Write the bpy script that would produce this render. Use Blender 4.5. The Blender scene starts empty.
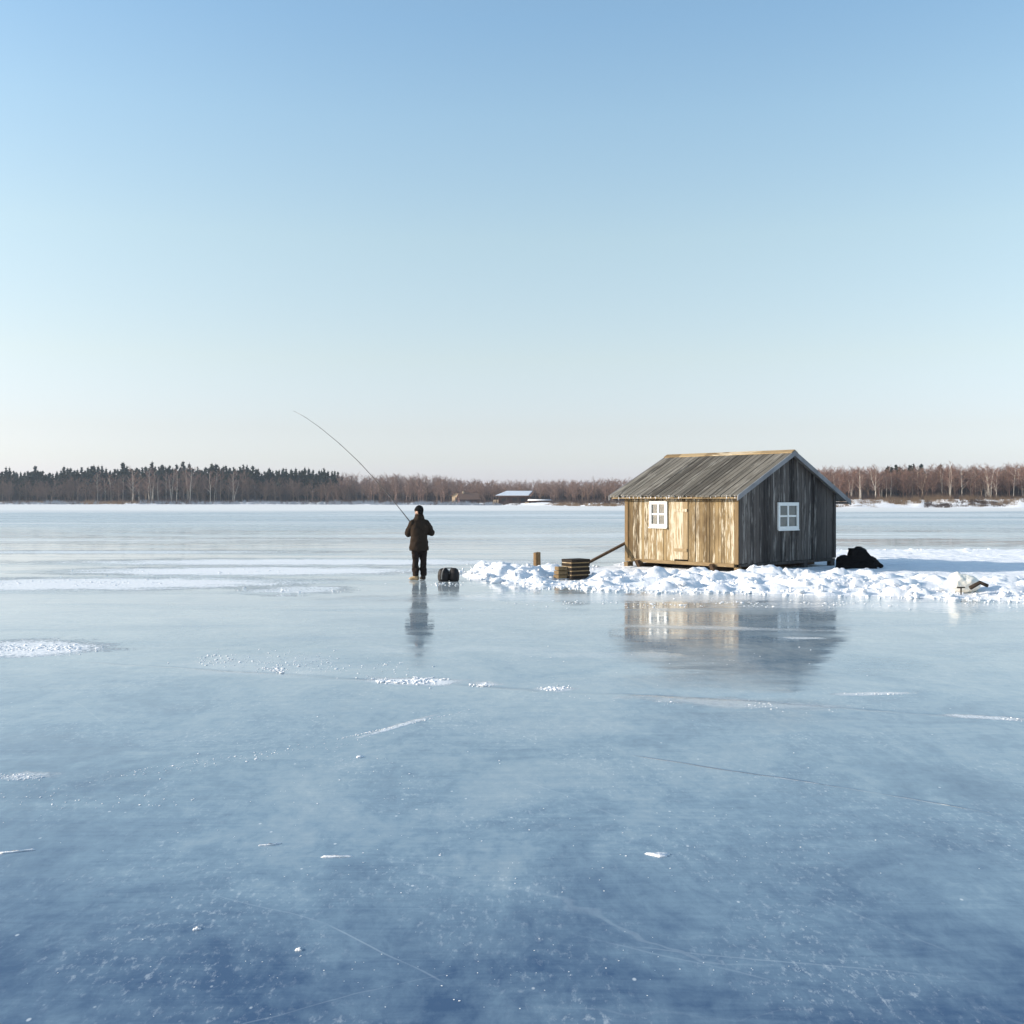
import bpy, bmesh, math, random
import numpy as np
from mathutils import Vector, Matrix

sc = bpy.context.scene
COL = sc.collection
R = math.radians
random.seed(7)
rng = np.random.default_rng(11)

# ------------------------------------------------------------------ camera
F, H, HOR = 1100.0, 1.946, 500.0
def ground_at(px, py):
    """point of the flat ice seen at a pixel of the photograph"""
    d = H * F / (py - HOR)
    return ((px - 512) / F * d, d)
def world_at(px, py, d):
    return ((px - 512) / F * d, d, H - (py - HOR) * d / F)
cam = bpy.data.cameras.new('camera')
camo = bpy.data.objects.new('camera', cam); COL.objects.link(camo)
camo.location = (0, 0, H); camo.rotation_euler = (R(90), 0, 0)
cam.sensor_width = 36; cam.lens = F / 1024 * 36
cam.shift_y = -(512 - HOR) / 1024
cam.clip_start = 0.1; cam.clip_end = 9000
sc.camera = camo

# ------------------------------------------------------------------ light
SUN_EL, SUN_AZ = R(19), R(-92)          # azimuth from +Y, clockwise: the sun stands due left
sdir = Vector((math.sin(SUN_AZ) * math.cos(SUN_EL), math.cos(SUN_AZ) * math.cos(SUN_EL), math.sin(SUN_EL)))
sun = bpy.data.lights.new('sun', 'SUN'); sun.energy = 4.1; sun.angle = R(0.5); sun.color = (1.0, 0.89, 0.75)
suno = bpy.data.objects.new('sun', sun); COL.objects.link(suno)
suno.rotation_euler = (-sdir).to_track_quat('-Z', 'Y').to_euler()
suno.location = (-30, 0, 30)
world = bpy.data.worlds.new('World'); sc.world = world; world.use_nodes = True
wt = world.node_tree
for n in list(wt.nodes): wt.nodes.remove(n)
wo = wt.nodes.new('ShaderNodeOutputWorld'); bg = wt.nodes.new('ShaderNodeBackground')
sky = wt.nodes.new('ShaderNodeTexSky'); sky.sky_type = 'NISHITA'; sky.sun_disc = False
sky.sun_elevation = SUN_EL; sky.sun_rotation = SUN_AZ % (2 * math.pi)
sky.altitude = 0; sky.air_density = 1.0; sky.dust_density = 0.7; sky.ozone_density = 1.6
bg.inputs['Strength'].default_value = 0.15
# film response of the sky by elevation: less yellow low down, cyan blue above
def lin(c): return [((v / 255) / 12.92 if v < 10 else ((v / 255 + .055) / 1.055) ** 2.4) for v in c]
SKY_MINE = {20: (115, 145, 179), 120: (125, 156, 189), 240: (142, 174, 202), 360: (172, 201, 213), 430: (199, 215, 201), 460: (207, 211, 183), 492: (207, 205, 160)}
SKY_WANT = {20: (142, 184, 220), 120: (161, 199, 227), 240: (185, 215, 230), 360: (209, 228, 233), 430: (221, 229, 229), 460: (224, 228, 225), 492: (224, 227, 223)}
EXPO = 0.6
tcw = wt.nodes.new('ShaderNodeTexCoord'); spw = wt.nodes.new('ShaderNodeSeparateXYZ'); rmp = wt.nodes.new('ShaderNodeValToRGB')
wt.links.new(tcw.outputs['Generated'], spw.inputs[0])
mr = wt.nodes.new('ShaderNodeMapRange'); mr.inputs[1].default_value = 0; mr.inputs[2].default_value = .5; wt.links.new(spw.outputs[2], mr.inputs[0]); wt.links.new(mr.outputs[0], rmp.inputs[0])
stops = []
for yk in SKY_MINE:
    t = (HOR - yk) / math.hypot(F, HOR - yk)
    q = [w_ / m_ / ((.15 / .13) * 2 ** (EXPO - .25)) for w_, m_ in zip(lin(SKY_WANT[yk]), lin(SKY_MINE[yk]))]
    stops.append((t / .5, q))
stops.sort()
while len(rmp.color_ramp.elements) < len(stops): rmp.color_ramp.elements.new(.5)
for e_, (p_, q_) in zip(rmp.color_ramp.elements, stops): e_.position = p_
for e_, (p_, q_) in zip(rmp.color_ramp.elements, stops): e_.color = (*q_, 1)
tint = wt.nodes.new('ShaderNodeMix'); tint.data_type = 'RGBA'; tint.blend_type = 'MULTIPLY'; tint.inputs[0].default_value = 1
wt.links.new(sky.outputs[0], tint.inputs[6]); wt.links.new(rmp.outputs[0], tint.inputs[7])
wt.links.new(tint.outputs[2], bg.inputs['Color']); wt.links.new(bg.outputs[0], wo.inputs['Surface'])

sc.view_settings.view_transform = 'Standard'; sc.view_settings.look = 'None'
sc.view_settings.exposure = EXPO; sc.view_settings.gamma = 1
sc.render.engine = 'CYCLES'
sc.cycles.use_denoising = True
sc.cycles.max_bounces = 8
sc.cycles.transparent_max_bounces = 8

# ------------------------------------------------------------------ node helpers
class NT:
    def __init__(self, name):
        self.m = bpy.data.materials.new(name); self.m.use_nodes = True
        self.t = self.m.node_tree
        self.b = self.t.nodes['Principled BSDF']
        self._tc = None
    def n(self, typ, **kw):
        nd = self.t.nodes.new(typ)
        for k, v in kw.items(): setattr(nd, k, v)
        return nd
    def link(self, a, b): self.t.links.new(a, b)
    def setv(self, sock, v):
        if isinstance(v, bpy.types.NodeSocket): self.link(v, sock)
        elif hasattr(sock.default_value, '__len__') and not hasattr(v, '__len__'): sock.default_value = (v,) * len(sock.default_value)
        elif hasattr(v, '__len__') and len(sock.default_value) == 4 and len(v) == 3: sock.default_value = (*v, 1)
        else: sock.default_value = v
    @property
    def obj(self):
        if not self._tc: self._tc = self.n('ShaderNodeTexCoord')
        return self._tc.outputs['Object']
    def mapping(self, vec, loc=(0,0,0), rot=(0,0,0), scale=(1,1,1), typ='POINT'):
        m = self.n('ShaderNodeMapping', vector_type=typ)
        self.link(vec, m.inputs['Vector'])
        m.inputs['Location'].default_value = loc; m.inputs['Rotation'].default_value = rot; m.inputs['Scale'].default_value = scale
        return m.outputs[0]
    def noise(self, vec, scale=1, detail=4, rough=0.5, dist=0, out='Fac', w=None):
        n = self.n('ShaderNodeTexNoise'); 
        if w is not None: n.noise_dimensions = '4D'; self.setv(n.inputs['W'], w)
        self.link(vec, n.inputs['Vector'])
        n.inputs['Scale'].default_value = scale; n.inputs['Detail'].default_value = detail
        n.inputs['Roughness'].default_value = rough; n.inputs['Distortion'].default_value = dist
        return n.outputs[out]
    def math(self, op, a, b=0.0, c=0.0, clamp=False):
        m = self.n('ShaderNodeMath', operation=op, use_clamp=clamp)
        self.setv(m.inputs[0], a); self.setv(m.inputs[1], b); self.setv(m.inputs[2], c)
        return m.outputs[0]
    def rng(self, v, a, b, c=0.0, d=1.0, smooth=True):
        m = self.n('ShaderNodeMapRange', clamp=True)
        if smooth: m.interpolation_type = 'SMOOTHSTEP'
        for i, x in enumerate((v, a, b, c, d)): self.setv(m.inputs[i], x)
        return m.outputs[0]
    def mix(self, fac, a, b, blend='MIX'):
        m = self.n('ShaderNodeMix', data_type='RGBA', blend_type=blend)
        self.setv(m.inputs[0], fac); self.setv(m.inputs[6], a); self.setv(m.inputs[7], b)
        return m.outputs[2]
    def vmath(self, op, a, b=None, out=0):
        m = self.n('ShaderNodeVectorMath', operation=op)
        self.setv(m.inputs[0], a)
        if b is not None: self.setv(m.inputs[1], b)
        return m.outputs[out]
    def island(self): return self.n('ShaderNodeNewGeometry').outputs['Random Per Island']
    def bump(self, h, strength=0.5, dist=0.02):
        b = self.n('ShaderNodeBump'); self.setv(b.inputs['Height'], h)
        b.inputs['Strength'].default_value = strength; b.inputs['Distance'].default_value = dist
        self.link(b.outputs[0], self.b.inputs['Normal']); return b
    def base(self, v): self.setv(self.b.inputs['Base Color'], v)
    def rough(self, v): self.setv(self.b.inputs['Roughness'], v)
    def spec(self, v): self.setv(self.b.inputs['Specular IOR Level'], v)

def plain(name, col, rough=0.8, var=0.25, scale=8, spec=0.3, stretch=(1,1,1), bump=0.0):
    k = NT(name)
    f = k.noise(k.mapping(k.obj, scale=stretch), scale, 5, 0.6)
    f = k.math('MULTIPLY_ADD', f, 2 * var, 1 - var)
    i = k.math('MULTIPLY_ADD', k.island(), var, 1 - var / 2)
    c = k.mix(1.0, col, k.math('MULTIPLY', f, i), 'MULTIPLY')
    k.base(c); k.rough(rough); k.spec(spec)
    if bump: k.bump(k.noise(k.mapping(k.obj, scale=stretch), scale * 2, 4), bump, 0.01)
    return k.m

# ---- wood planks (grain runs along local Z unless given)
def wood(name, dark, mid, pale, pale_amt=0.5, stretch=(26, 26, 1.3), wear=(5, 5, 1.1), rough=0.85, grain=0.7):
    k = NT(name)
    isl = k.island()
    off = k.n('ShaderNodeCombineXYZ'); k.setv(off.inputs[0], k.math('MULTIPLY', isl, 37)); k.setv(off.inputs[1], k.math('MULTIPLY', isl, 91)); k.setv(off.inputs[2], k.math('MULTIPLY', isl, 13))
    P = k.vmath('ADD', k.obj, off.outputs[0])
    g = k.noise(k.mapping(P, scale=stretch), 1.0, 6, 0.65, 0.4)
    w = k.noise(k.mapping(P, scale=wear), 1.0, 5, 0.62)
    tone = k.math('ADD', k.math('MULTIPLY', g, grain), k.math('MULTIPLY', k.math('SUBTRACT', isl, 0.5), 0.55))
    c = k.mix(k.rng(tone, 0.12, 0.62), dark, mid)
    pm = k.math('ADD', w, k.math('MULTIPLY', k.math('SUBTRACT', k.math('FRACT', k.math('MULTIPLY', isl, 7.31)), 0.5), 0.3))
    pm = k.math('ADD', pm, k.math('MULTIPLY', k.math('SUBTRACT', g, 0.5), 0.35))
    c = k.mix(k.rng(pm, 0.62 - 0.3 * pale_amt, 0.80 - 0.3 * pale_amt), c, pale)
    kn = k.n('ShaderNodeTexVoronoi'); k.link(k.mapping(P, scale=(7, 7, 1.6)), kn.inputs['Vector']); kn.inputs['Scale'].default_value = 1
    c = k.mix(k.rng(kn.outputs['Distance'], 0.06, 0.13, 0.7, 0), c, (dark[0] * .5, dark[1] * .5, dark[2] * .5))
    st = k.noise(k.mapping(k.obj, scale=(1.3, 1.3, .55)), 1.0, 5, .68, .5)      # broad damp stains running over several boards
    c = k.mix(k.rng(st, .50, .72, 0, .62), c, (dark[0] * 1.15, dark[1] * 1.05, dark[2]))
    k.base(c); k.rough(rough); k.spec(0.15)
    k.bump(g, 0.5, 0.012)
    return k.m

M = {}
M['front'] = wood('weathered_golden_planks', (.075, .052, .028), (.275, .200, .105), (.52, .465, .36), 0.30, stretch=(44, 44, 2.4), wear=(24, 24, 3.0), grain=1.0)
M['doorwood'] = wood('pale_door_planks', (.14, .095, .05), (.34, .255, .15), (.55, .49, .375), 0.4, stretch=(34, 34, 1.6), wear=(11, 11, 1.5), grain=.9)
M['trim'] = wood('pale_trim_wood', (.20, .14, .075), (.36, .27, .155), (.50, .42, .30), 0.4, stretch=(14, 3, 14), wear=(4, 1.2, 4))
M['post'] = wood('pale_post_wood', (.17, .115, .06), (.34, .25, .135), (.50, .42, .30), 0.35)
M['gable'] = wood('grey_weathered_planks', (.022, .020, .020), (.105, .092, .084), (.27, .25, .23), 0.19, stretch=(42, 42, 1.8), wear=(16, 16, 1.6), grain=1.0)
M['roof'] = wood('grey_roof_boards', (.060, .055, .047), (.150, .139, .118), (.235, .222, .195), 0.22, stretch=(1.4, 34, 1.4), wear=(1.6, 16, 1.6), grain=.9)
M['barge'] = wood('dark_barge_board', (.17, .17, .175), (.32, .32, .325), (.42, .42, .42), 0.2, stretch=(2, 30, 2), wear=(2, 4, 2))
M['white'] = plain('white_window_paint', (.80, .80, .77), 0.55, 0.08, 20)
k = NT('window_glass'); k.base((.10, .115, .11)); k.rough(0.06); k.spec(0.6); k.bump(k.noise(k.obj, 3, 2), 0.25, 0.01); M['glass'] = k.m
M['darkwood'] = wood('dark_brown_boards', (.022, .017, .013), (.06, .045, .034), (.12, .09, .065), 0.2, stretch=(3, 20, 20), wear=(1.5, 5, 5))  # deep brown wood of the stack, stick and peg
M['tanwood'] = wood('sawn_tan_wood', (.16, .10, .05), (.36, .25, .14), (.48, .37, .24), 0.35)
M['pole'] = wood('brown_pole_wood', (.07, .045, .028), (.16, .105, .065), (.25, .18, .12), 0.3)
M['under'] = plain('shaded_underside', (.03, .026, .022), 0.95, 0.3)  # near-black floor: shade of the gap under the hut painted in

# ------------------------------------------------------------------ mesh helpers
class MB:
    def __init__(s): s.v = []; s.f = []
    def face(s, pts):
        i = len(s.v); s.v += [tuple(p) for p in pts]; s.f.append(tuple(range(i, i + len(pts))))
    def hexa(s, lo, hi):
        """two quads (bottom ring, top ring)"""
        i = len(s.v); s.v += [tuple(p) for p in lo] + [tuple(p) for p in hi]; n = len(lo)
        s.f.append(tuple(i + j for j in reversed(range(n)))); s.f.append(tuple(i + n + j for j in range(n)))
        for j in range(n):
            k = (j + 1) % n; s.f.append((i + j, i + k, i + n + k, i + n + j))
    def box(s, x0, x1, y0, y1, z0, z1):
        s.hexa([(x0, y0, z0), (x1, y0, z0), (x1, y1, z0), (x0, y1, z0)], [(x0, y0, z1), (x1, y0, z1), (x1, y1, z1), (x0, y1, z1)])
    def tube(s, pts, rad, n=6, cap=True):
        pts = [Vector(p) for p in pts]; i0 = len(s.v)
        for j, p in enumerate(pts):
            t = (pts[min(j + 1, len(pts) - 1)] - pts[max(j - 1, 0)]).normalized()
            a = t.cross(Vector((0, 0, 1)))
            if a.length < 1e-3: a = t.cross(Vector((0, 1, 0)))
            a.normalize(); b = t.cross(a)
            for q in range(n):
                w = 2 * math.pi * q / n
                s.v.append(tuple(p + (a * math.cos(w) + b * math.sin(w)) * rad[j]))
        for j in range(len(pts) - 1):
            for q in range(n):
                r = (q + 1) % n; A = i0 + j * n
                s.f.append((A + q, A + r, A + n + r, A + n + q))
        if cap:
            s.f.append(tuple(i0 + q for q in reversed(range(n)))); s.f.append(tuple(i0 + (len(pts) - 1) * n + q for q in range(n)))
    def loft(s, rings):
        n = len(rings[0]); i0 = len(s.v)
        for r in rings: s.v += [tuple(p) for p in r]
        for j in range(len(rings) - 1):
            for q in range(n):
                r = (q + 1) % n; A = i0 + j * n
                s.f.append((A + q, A + r, A + n + r, A + n + q))
        s.f.append(tuple(i0 + q for q in reversed(range(n)))); s.f.append(tuple(i0 + (len(rings) - 1) * n + q for q in range(n)))
    def ball(s, c, rx, ry=None, rz=None, rot=None, sub=3):
        ry = rx if ry is None else ry; rz = rx if rz is None else rz
        bm = bmesh.new(); bmesh.ops.create_icosphere(bm, subdivisions=sub, radius=1)
        i0 = len(s.v); Mx = rot if rot is not None else Matrix.Identity(3); c = Vector(c)
        for v in bm.verts: s.v.append(tuple(c + Mx @ Vector((v.co.x * rx, v.co.y * ry, v.co.z * rz))))
        for f in bm.faces: s.f.append(tuple(i0 + v.index for v in f.verts))
        bm.free()
    def mesh(s, name, mat, smooth=False):
        me = bpy.data.meshes.new(name); me.from_pydata(s.v, [], s.f)
        if mat: me.materials.append(mat)
        if smooth: me.polygons.foreach_set('use_smooth', [True] * len(me.polygons))
        me.update(); return me
    def build(s, name, mat, parent=None, smooth=False, bevel=0.0):
        o = bpy.data.objects.new(name, s.mesh(name, mat, smooth)); COL.objects.link(o)
        if parent: o.parent = parent
        if bevel:
            b = o.modifiers.new('bevel', 'BEVEL'); b.width = bevel; b.segments = 2; b.limit_method = 'ANGLE'
        return o
def tag(o, label=None, cat=None, group=None, kind=None):
    for k_, v in (('label', label), ('category', cat), ('group', group), ('kind', kind)):
        if v: o[k_] = v
    return o
def empty(name, loc, rz=0, label=None, cat=None, group=None):
    o = bpy.data.objects.new(name, None); COL.objects.link(o); o.location = loc; o.rotation_euler = (0, 0, rz)
    o.empty_display_size = 0.3
    return tag(o, label, cat, group)
def copy_tree(o, parent=None):
    c = o.copy(); COL.objects.link(c); c.parent = parent
    for ch in [x for x in bpy.data.objects if x.parent == o]: copy_tree(ch, c)
    return c
def remesh(o, voxel, smooth=4, fac=0.5, noise=None, nsize=0.1):
    m = o.modifiers.new('r', 'REMESH'); m.mode = 'VOXEL'; m.voxel_size = voxel; m.use_smooth_shade = True
    s = o.modifiers.new('s', 'SMOOTH'); s.iterations = smooth; s.factor = fac
    bpy.context.view_layer.update()
    dg = bpy.context.evaluated_depsgraph_get()
    me = bpy.data.meshes.new_from_object(o.evaluated_get(dg))
    old = o.data; o.modifiers.clear(); o.data = me
    if not me.materials and old.materials: me.materials.append(old.materials[0])
    if noise:
        nv = len(me.vertices); co = np.empty(nv * 3, np.float32); no = np.empty(nv * 3, np.float32)
        me.vertices.foreach_get('co', co); me.vertex_normals.foreach_get('vector', no)
        co = co.reshape(-1, 3); no = no.reshape(-1, 3)
        d = fbm3(co / nsize, 4)
        co = co + no * (d[:, None] * noise)
        me.vertices.foreach_set('co', co.astype(np.float32).ravel()); me.update()
    me.polygons.foreach_set('use_smooth', [True] * len(me.polygons))
    return o

# ---- numpy noise
def _h(ix, iy, iz):
    n = (ix.astype(np.int64) * 374761393 + iy.astype(np.int64) * 668265263 + iz.astype(np.int64) * 2147483647 + 1013904223)
    n = (n ^ (n >> 13)) * 1274126177
    n = n & 0x7fffffff
    n = (n ^ (n >> 16))
    return (n & 0xffff) / 65535.0
def vnoise(p):
    i = np.floor(p).astype(np.int64); f = p - i; f = f * f * (3 - 2 * f)
    r = 0
    for dx in (0, 1):
        for dy in (0, 1):
            for dz in (0, 1):
                w = (f[:, 0] if dx else 1 - f[:, 0]) * (f[:, 1] if dy else 1 - f[:, 1]) * (f[:, 2] if dz else 1 - f[:, 2])
                r = r + w * _h(i[:, 0] + dx, i[:, 1] + dy, i[:, 2] + dz)
    return r * 2 - 1
def fbm3(p, o=4, gain=0.5):
    a, s, t = 1.0, 0, 0
    for q in range(o):
        s = s + a * vnoise(p * (2.03 ** q) + 17.3 * q); t += a; a *= gain
    return s / t
def fbm2(x, y, o=4, gain=0.5, z=0.0): return fbm3(np.stack([x, y, np.full_like(x, z)], 1), o, gain)
def raw_mesh(name, verts, faces, mat, smooth=False):
    """numpy arrays to a mesh (all faces with the same corner count)"""
    me = bpy.data.meshes.new(name); nv = len(verts); nf, c = faces.shape
    me.vertices.add(nv); me.vertices.foreach_set('co', verts.astype(np.float32).ravel())
    me.loops.add(nf * c); me.loops.foreach_set('vertex_index', faces.astype(np.int32).ravel())
    me.polygons.add(nf); me.polygons.foreach_set('loop_start', np.arange(0, nf * c, c, dtype=np.int32))
    me.polygons.foreach_set('use_smooth', np.full(nf, smooth))
    me.materials.append(mat); me.update(calc_edges=True); me.validate(); return me
def tri_arrays(mb):
    v = np.array(mb.v, np.float64); t = []
    for f in mb.f:
        for q in range(1, len(f) - 1): t.append((f[0], f[q], f[q + 1]))
    return v, np.array(t, np.int64)
def scatter(variants, places):
    """many transformed copies of (verts, tris) merged: places = (variant, loc, rz, (sx,sy,sz))"""
    V, T, o = [], [], 0
    for i, loc, rz, s in places:
        v, t = variants[i]; c, sn = math.cos(rz), math.sin(rz)
        w = v * np.array(s); x = w[:, 0] * c - w[:, 1] * sn; y = w[:, 0] * sn + w[:, 1] * c
        V.append(np.stack([x + loc[0], y + loc[1], w[:, 2] + loc[2]], 1)); T.append(t + o); o += len(v)
    return np.concatenate(V), np.concatenate(T)
def link(name, me, parent=None):
    o = bpy.data.objects.new(name, me); COL.objects.link(o)
    if parent: o.parent = parent
    return o

# ------------------------------------------------------------------ ice
def ice_material():
    k = NT('lake_ice'); P = k.obj
    # slow clouds of trapped air, drawn out across the view by the wind
    big = k.noise(k.mapping(P, scale=(.045, .11, 1)), 1, 5, .55, .6)
    mid = k.noise(k.mapping(P, rot=(0, 0, R(12)), scale=(.75, .55, 1)), 1, 7, .66, .9)
    fine = k.noise(k.mapping(P, rot=(0, 0, R(25)), scale=(9, 4.5, 1)), 1, 6, .7, .4)
    wisp = k.noise(k.mapping(P, rot=(0, 0, R(-38)), scale=(1.1, 11, 1)), 1, 5, .65, 1.2)
    sep = k.n('ShaderNodeSeparateXYZ'); k.link(P, sep.inputs[0]); X, Y = sep.outputs[0], sep.outputs[1]
    cl = k.math('ADD', k.math('MULTIPLY', big, .45), k.math('ADD', k.math('MULTIPLY', mid, .5), k.math('MULTIPLY', fine, .26)))
    cl = k.math('ADD', cl, k.math('MULTIPLY', wisp, .14))
    # clear dark ice close in, cloudier and frostier farther out
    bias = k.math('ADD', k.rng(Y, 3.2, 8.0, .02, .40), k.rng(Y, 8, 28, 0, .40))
    bias = k.math('SUBTRACT', bias, k.math('MULTIPLY', k.rng(k.math('ABSOLUTE', k.math('ADD', X, .2)), .8, 3.6), k.rng(Y, 12, 6, 0, .12)))  # near corners darkened: lens falloff painted into the ice colour
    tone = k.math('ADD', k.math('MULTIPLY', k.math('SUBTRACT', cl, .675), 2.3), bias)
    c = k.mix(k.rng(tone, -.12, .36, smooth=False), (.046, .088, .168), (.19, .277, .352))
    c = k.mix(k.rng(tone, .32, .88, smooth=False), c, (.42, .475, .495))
    # frost film: long bands far out
    band = k.noise(k.mapping(P, scale=(.010, .075, 1)), 1, 4, .55, .8)
    band2 = k.noise(k.mapping(P, scale=(.03, .35, 1)), 1, 4, .6, .5)
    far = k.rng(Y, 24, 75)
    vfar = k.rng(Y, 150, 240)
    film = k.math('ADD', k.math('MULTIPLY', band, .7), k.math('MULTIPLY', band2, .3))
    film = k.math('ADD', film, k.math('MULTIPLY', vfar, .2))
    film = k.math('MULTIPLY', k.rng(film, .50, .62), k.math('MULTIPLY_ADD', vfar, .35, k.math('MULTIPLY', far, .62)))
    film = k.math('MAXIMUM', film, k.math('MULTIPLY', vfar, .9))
    # frost flowers close by
    fl = k.noise(k.mapping(P, scale=(30, 13, 1)), 1, 5, .7)
    flm = k.noise(k.mapping(P, scale=(1.1, .7, 1)), 1, 5, .65)
    flow = k.math('MULTIPLY', k.rng(fl, .52, .70), k.rng(flm, .42, .64))
    v = k.n('ShaderNodeTexVoronoi'); k.link(k.mapping(P, scale=(10, 6, 1)), v.inputs['Vector']); v.inputs['Scale'].default_value = 1
    dots = k.math('MULTIPLY', k.rng(v.outputs['Distance'], .05, .11, 1, 0), k.rng(k.n_col(v), .78, .86))
    frost = k.math('MAXIMUM', k.math('MULTIPLY', flow, .42), k.math('MULTIPLY', dots, .65))
    frost = k.math('MULTIPLY', frost, k.rng(Y, 30, 12))
    # snow lying on the ice, in patches with ragged grainy edges
    rag = k.noise(k.mapping(P, scale=(.8, 1.5, 1)), 1, 8, .75, .6)
    grain = k.noise(k.mapping(P, scale=(14, 14, 1)), 1, 4, .7)
    grn = k.rng(k.noise(k.mapping(P, scale=(20, 7, 1)), 1, 5, .8), .34, .54, .58, 1)
    snow = None
    def patch(px, py, wpx, hpx, rot=0.0, dens=1.0, soft=.35, rg=1.5):
        nonlocal snow
        x, y = ground_at(px, py); x0, _ = ground_at(px - wpx, py); _, y1 = ground_at(px, py - hpx); _, y2 = ground_at(px, py + hpx)
        rx, ry = x - x0, (y1 - y2) / 2
        q = k.mapping(P, loc=(x, y, 0), rot=(0, 0, rot), scale=(rx, ry, 1), typ='TEXTURE')
        l = k.vmath('LENGTH', q, out='Value')
        l = k.math('ADD', l, k.math('MULTIPLY', k.math('SUBTRACT', rag, .5), rg * 2.0))
        l = k.math('ADD', l, k.math('MULTIPLY', k.math('SUBTRACT', grain, .5), 1.5))
        a = k.math('MULTIPLY', k.rng(l, 1.0 - soft, 1.0 + soft, dens, 0), grn)
        snow = a if snow is None else k.math('MAXIMUM', snow, a)
    for a in PATCHES: patch(*a)
    # cracks: (px,py) to (px,py)
    def crack(a, b, width, wob=.25):
        (x0, y0), (x1, y1) = ground_at(*a), ground_at(*b)
        L = math.hypot(x1 - x0, y1 - y0); ang = math.atan2(y1 - y0, x1 - x0)
        q = k.mapping(P, loc=(x0, y0, 0), rot=(0, 0, ang), scale=(1, 1, 1), typ='TEXTURE')
        s = k.n('ShaderNodeSeparateXYZ'); k.link(q, s.inputs[0])
        wv = k.math('MULTIPLY', k.math('SUBTRACT', k.noise(k.mapping(P, scale=(.35, .35, 1)), 1, 4, .6), .5), wob * 2)
        d = k.math('ABSOLUTE', k.math('ADD', s.outputs[1], wv))
        m = k.rng(d, width * .3, width, 1, 0)
        e = k.math('MULTIPLY', k.rng(s.outputs[0], 0, L * .15), k.rng(s.outputs[0], L * .85, L, 1, 0))
        br = k.rng(k.noise(k.mapping(P, scale=(1.1, 1.1, 1)), 1, 3, .7), .38, .56, .25, 1)
        return k.math('MULTIPLY', m, k.math('MULTIPLY', e, br))
    dark = k.math('MAXIMUM', crack((620, 752), (1010, 815), .022, .12), k.math('MULTIPLY', crack((40, 660), (1080, 722), .07, .35), .75))
    # a step in the ice: the near side of the long crack is clearer
    lite = k.math('MAXIMUM', crack((322, 922), (450, 985), .008, .12), k.math('MULTIPLY', crack((190, 890), (330, 925), .008, .15), .5))
    lite = k.math('MAXIMUM', lite, k.math('MULTIPLY', crack((560, 930), (790, 985), .01, .1), .5))
    lite = k.math('MAXIMUM', lite, k.math('MULTIPLY', crack((120, 745), (330, 735), .02, .1), .5))
    dist = k.vmath('ADD', P, k.vmath('MULTIPLY', k.noise(k.mapping(P, scale=(.6, .6, 1)), 1, 4, .6, out='Color'), (1.6, 1.6, 0)))
    ve = k.n('ShaderNodeTexVoronoi', feature='DISTANCE_TO_EDGE'); k.link(k.mapping(dist, rot=(0, 0, .6), scale=(.16, .30, 1)), ve.inputs['Vector']); ve.inputs['Scale'].default_value = 1
    net = k.math('MULTIPLY', k.rng(ve.outputs['Distance'], .0010, .0040, 1, 0), k.rng(k.noise(k.mapping(P, scale=(.3, .3, 1)), 1, 3, .6), .48, .62))
    scr = None
    for ro, sc_, sh in ((R(-32), .22, 1.7), (R(14), .17, 5.2), (R(58), .13, 9.1)):      # old skate and sledge scratches
        w1 = k.n('ShaderNodeTexVoronoi', feature='DISTANCE_TO_EDGE', voronoi_dimensions='1D')
        sx = k.n('ShaderNodeSeparateXYZ'); k.link(k.mapping(k.vmath('ADD', P, k.vmath('MULTIPLY', dist, (.16, .16, 0))), rot=(0, 0, ro), scale=(1, 1, 1)), sx.inputs[0])
        k.setv(w1.inputs['W'], k.math('ADD', k.math('MULTIPLY', sx.outputs[1], sc_ * 3), sh)); w1.inputs['Scale'].default_value = 1
        l1 = k.math('MULTIPLY', k.rng(w1.outputs['Distance'], .0015, .006, 1, 0), k.rng(k.noise(k.mapping(P, loc=(sh, sh, 0), scale=(.35, .35, 1)), 1, 4, .7), .50, .66))
        l1 = k.math('MULTIPLY', l1, .55)
        scr = l1 if scr is None else k.math('MAXIMUM', scr, l1)
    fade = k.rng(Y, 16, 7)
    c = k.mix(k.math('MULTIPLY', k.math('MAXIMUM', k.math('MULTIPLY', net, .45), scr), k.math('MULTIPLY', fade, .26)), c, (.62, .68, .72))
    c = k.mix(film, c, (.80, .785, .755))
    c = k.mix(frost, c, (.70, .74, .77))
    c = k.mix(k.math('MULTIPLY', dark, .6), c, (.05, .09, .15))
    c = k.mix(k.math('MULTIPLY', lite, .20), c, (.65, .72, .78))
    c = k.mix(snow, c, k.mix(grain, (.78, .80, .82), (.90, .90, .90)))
    k.base(c)
    streak = k.noise(k.mapping(P, scale=(.10, .8, 1)), 1, 5, .6, .4)
    r = k.rng(k.math('ADD', k.math('MULTIPLY', streak, .7), k.math('MULTIPLY', mid, .3)), .42, .70, .035, .24)
    r = k.math('ADD', r, k.math('MULTIPLY', film, .3))
    r = k.math('ADD', r, k.rng(Y, 40, 110, 0, .22))
    sol = k.rng(snow, .45, .95)
    r = k.math('ADD', r, k.math('MULTIPLY', sol, .6), clamp=True)
    k.rough(r); k.setv(k.b.inputs['IOR'], 1.36)
    k.setv(k.b.inputs['Specular IOR Level'], k.math('MULTIPLY_ADD', sol, -.4, .5))
    und = k.noise(k.mapping(P, scale=(.5, 1.0, 1)), 1, 3, .5)
    rip = k.noise(k.mapping(P, scale=(3, 6, 1)), 1, 4, .6)
    hgt = k.math('ADD', k.math('MULTIPLY', und, .012), k.math('MULTIPLY', rip, .0012))
    hgt = k.math('ADD', hgt, k.math('MULTIPLY', k.math('MULTIPLY', snow, grain), .018))
    hgt = k.math('SUBTRACT', hgt, k.math('MULTIPLY', dark, .004))
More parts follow.
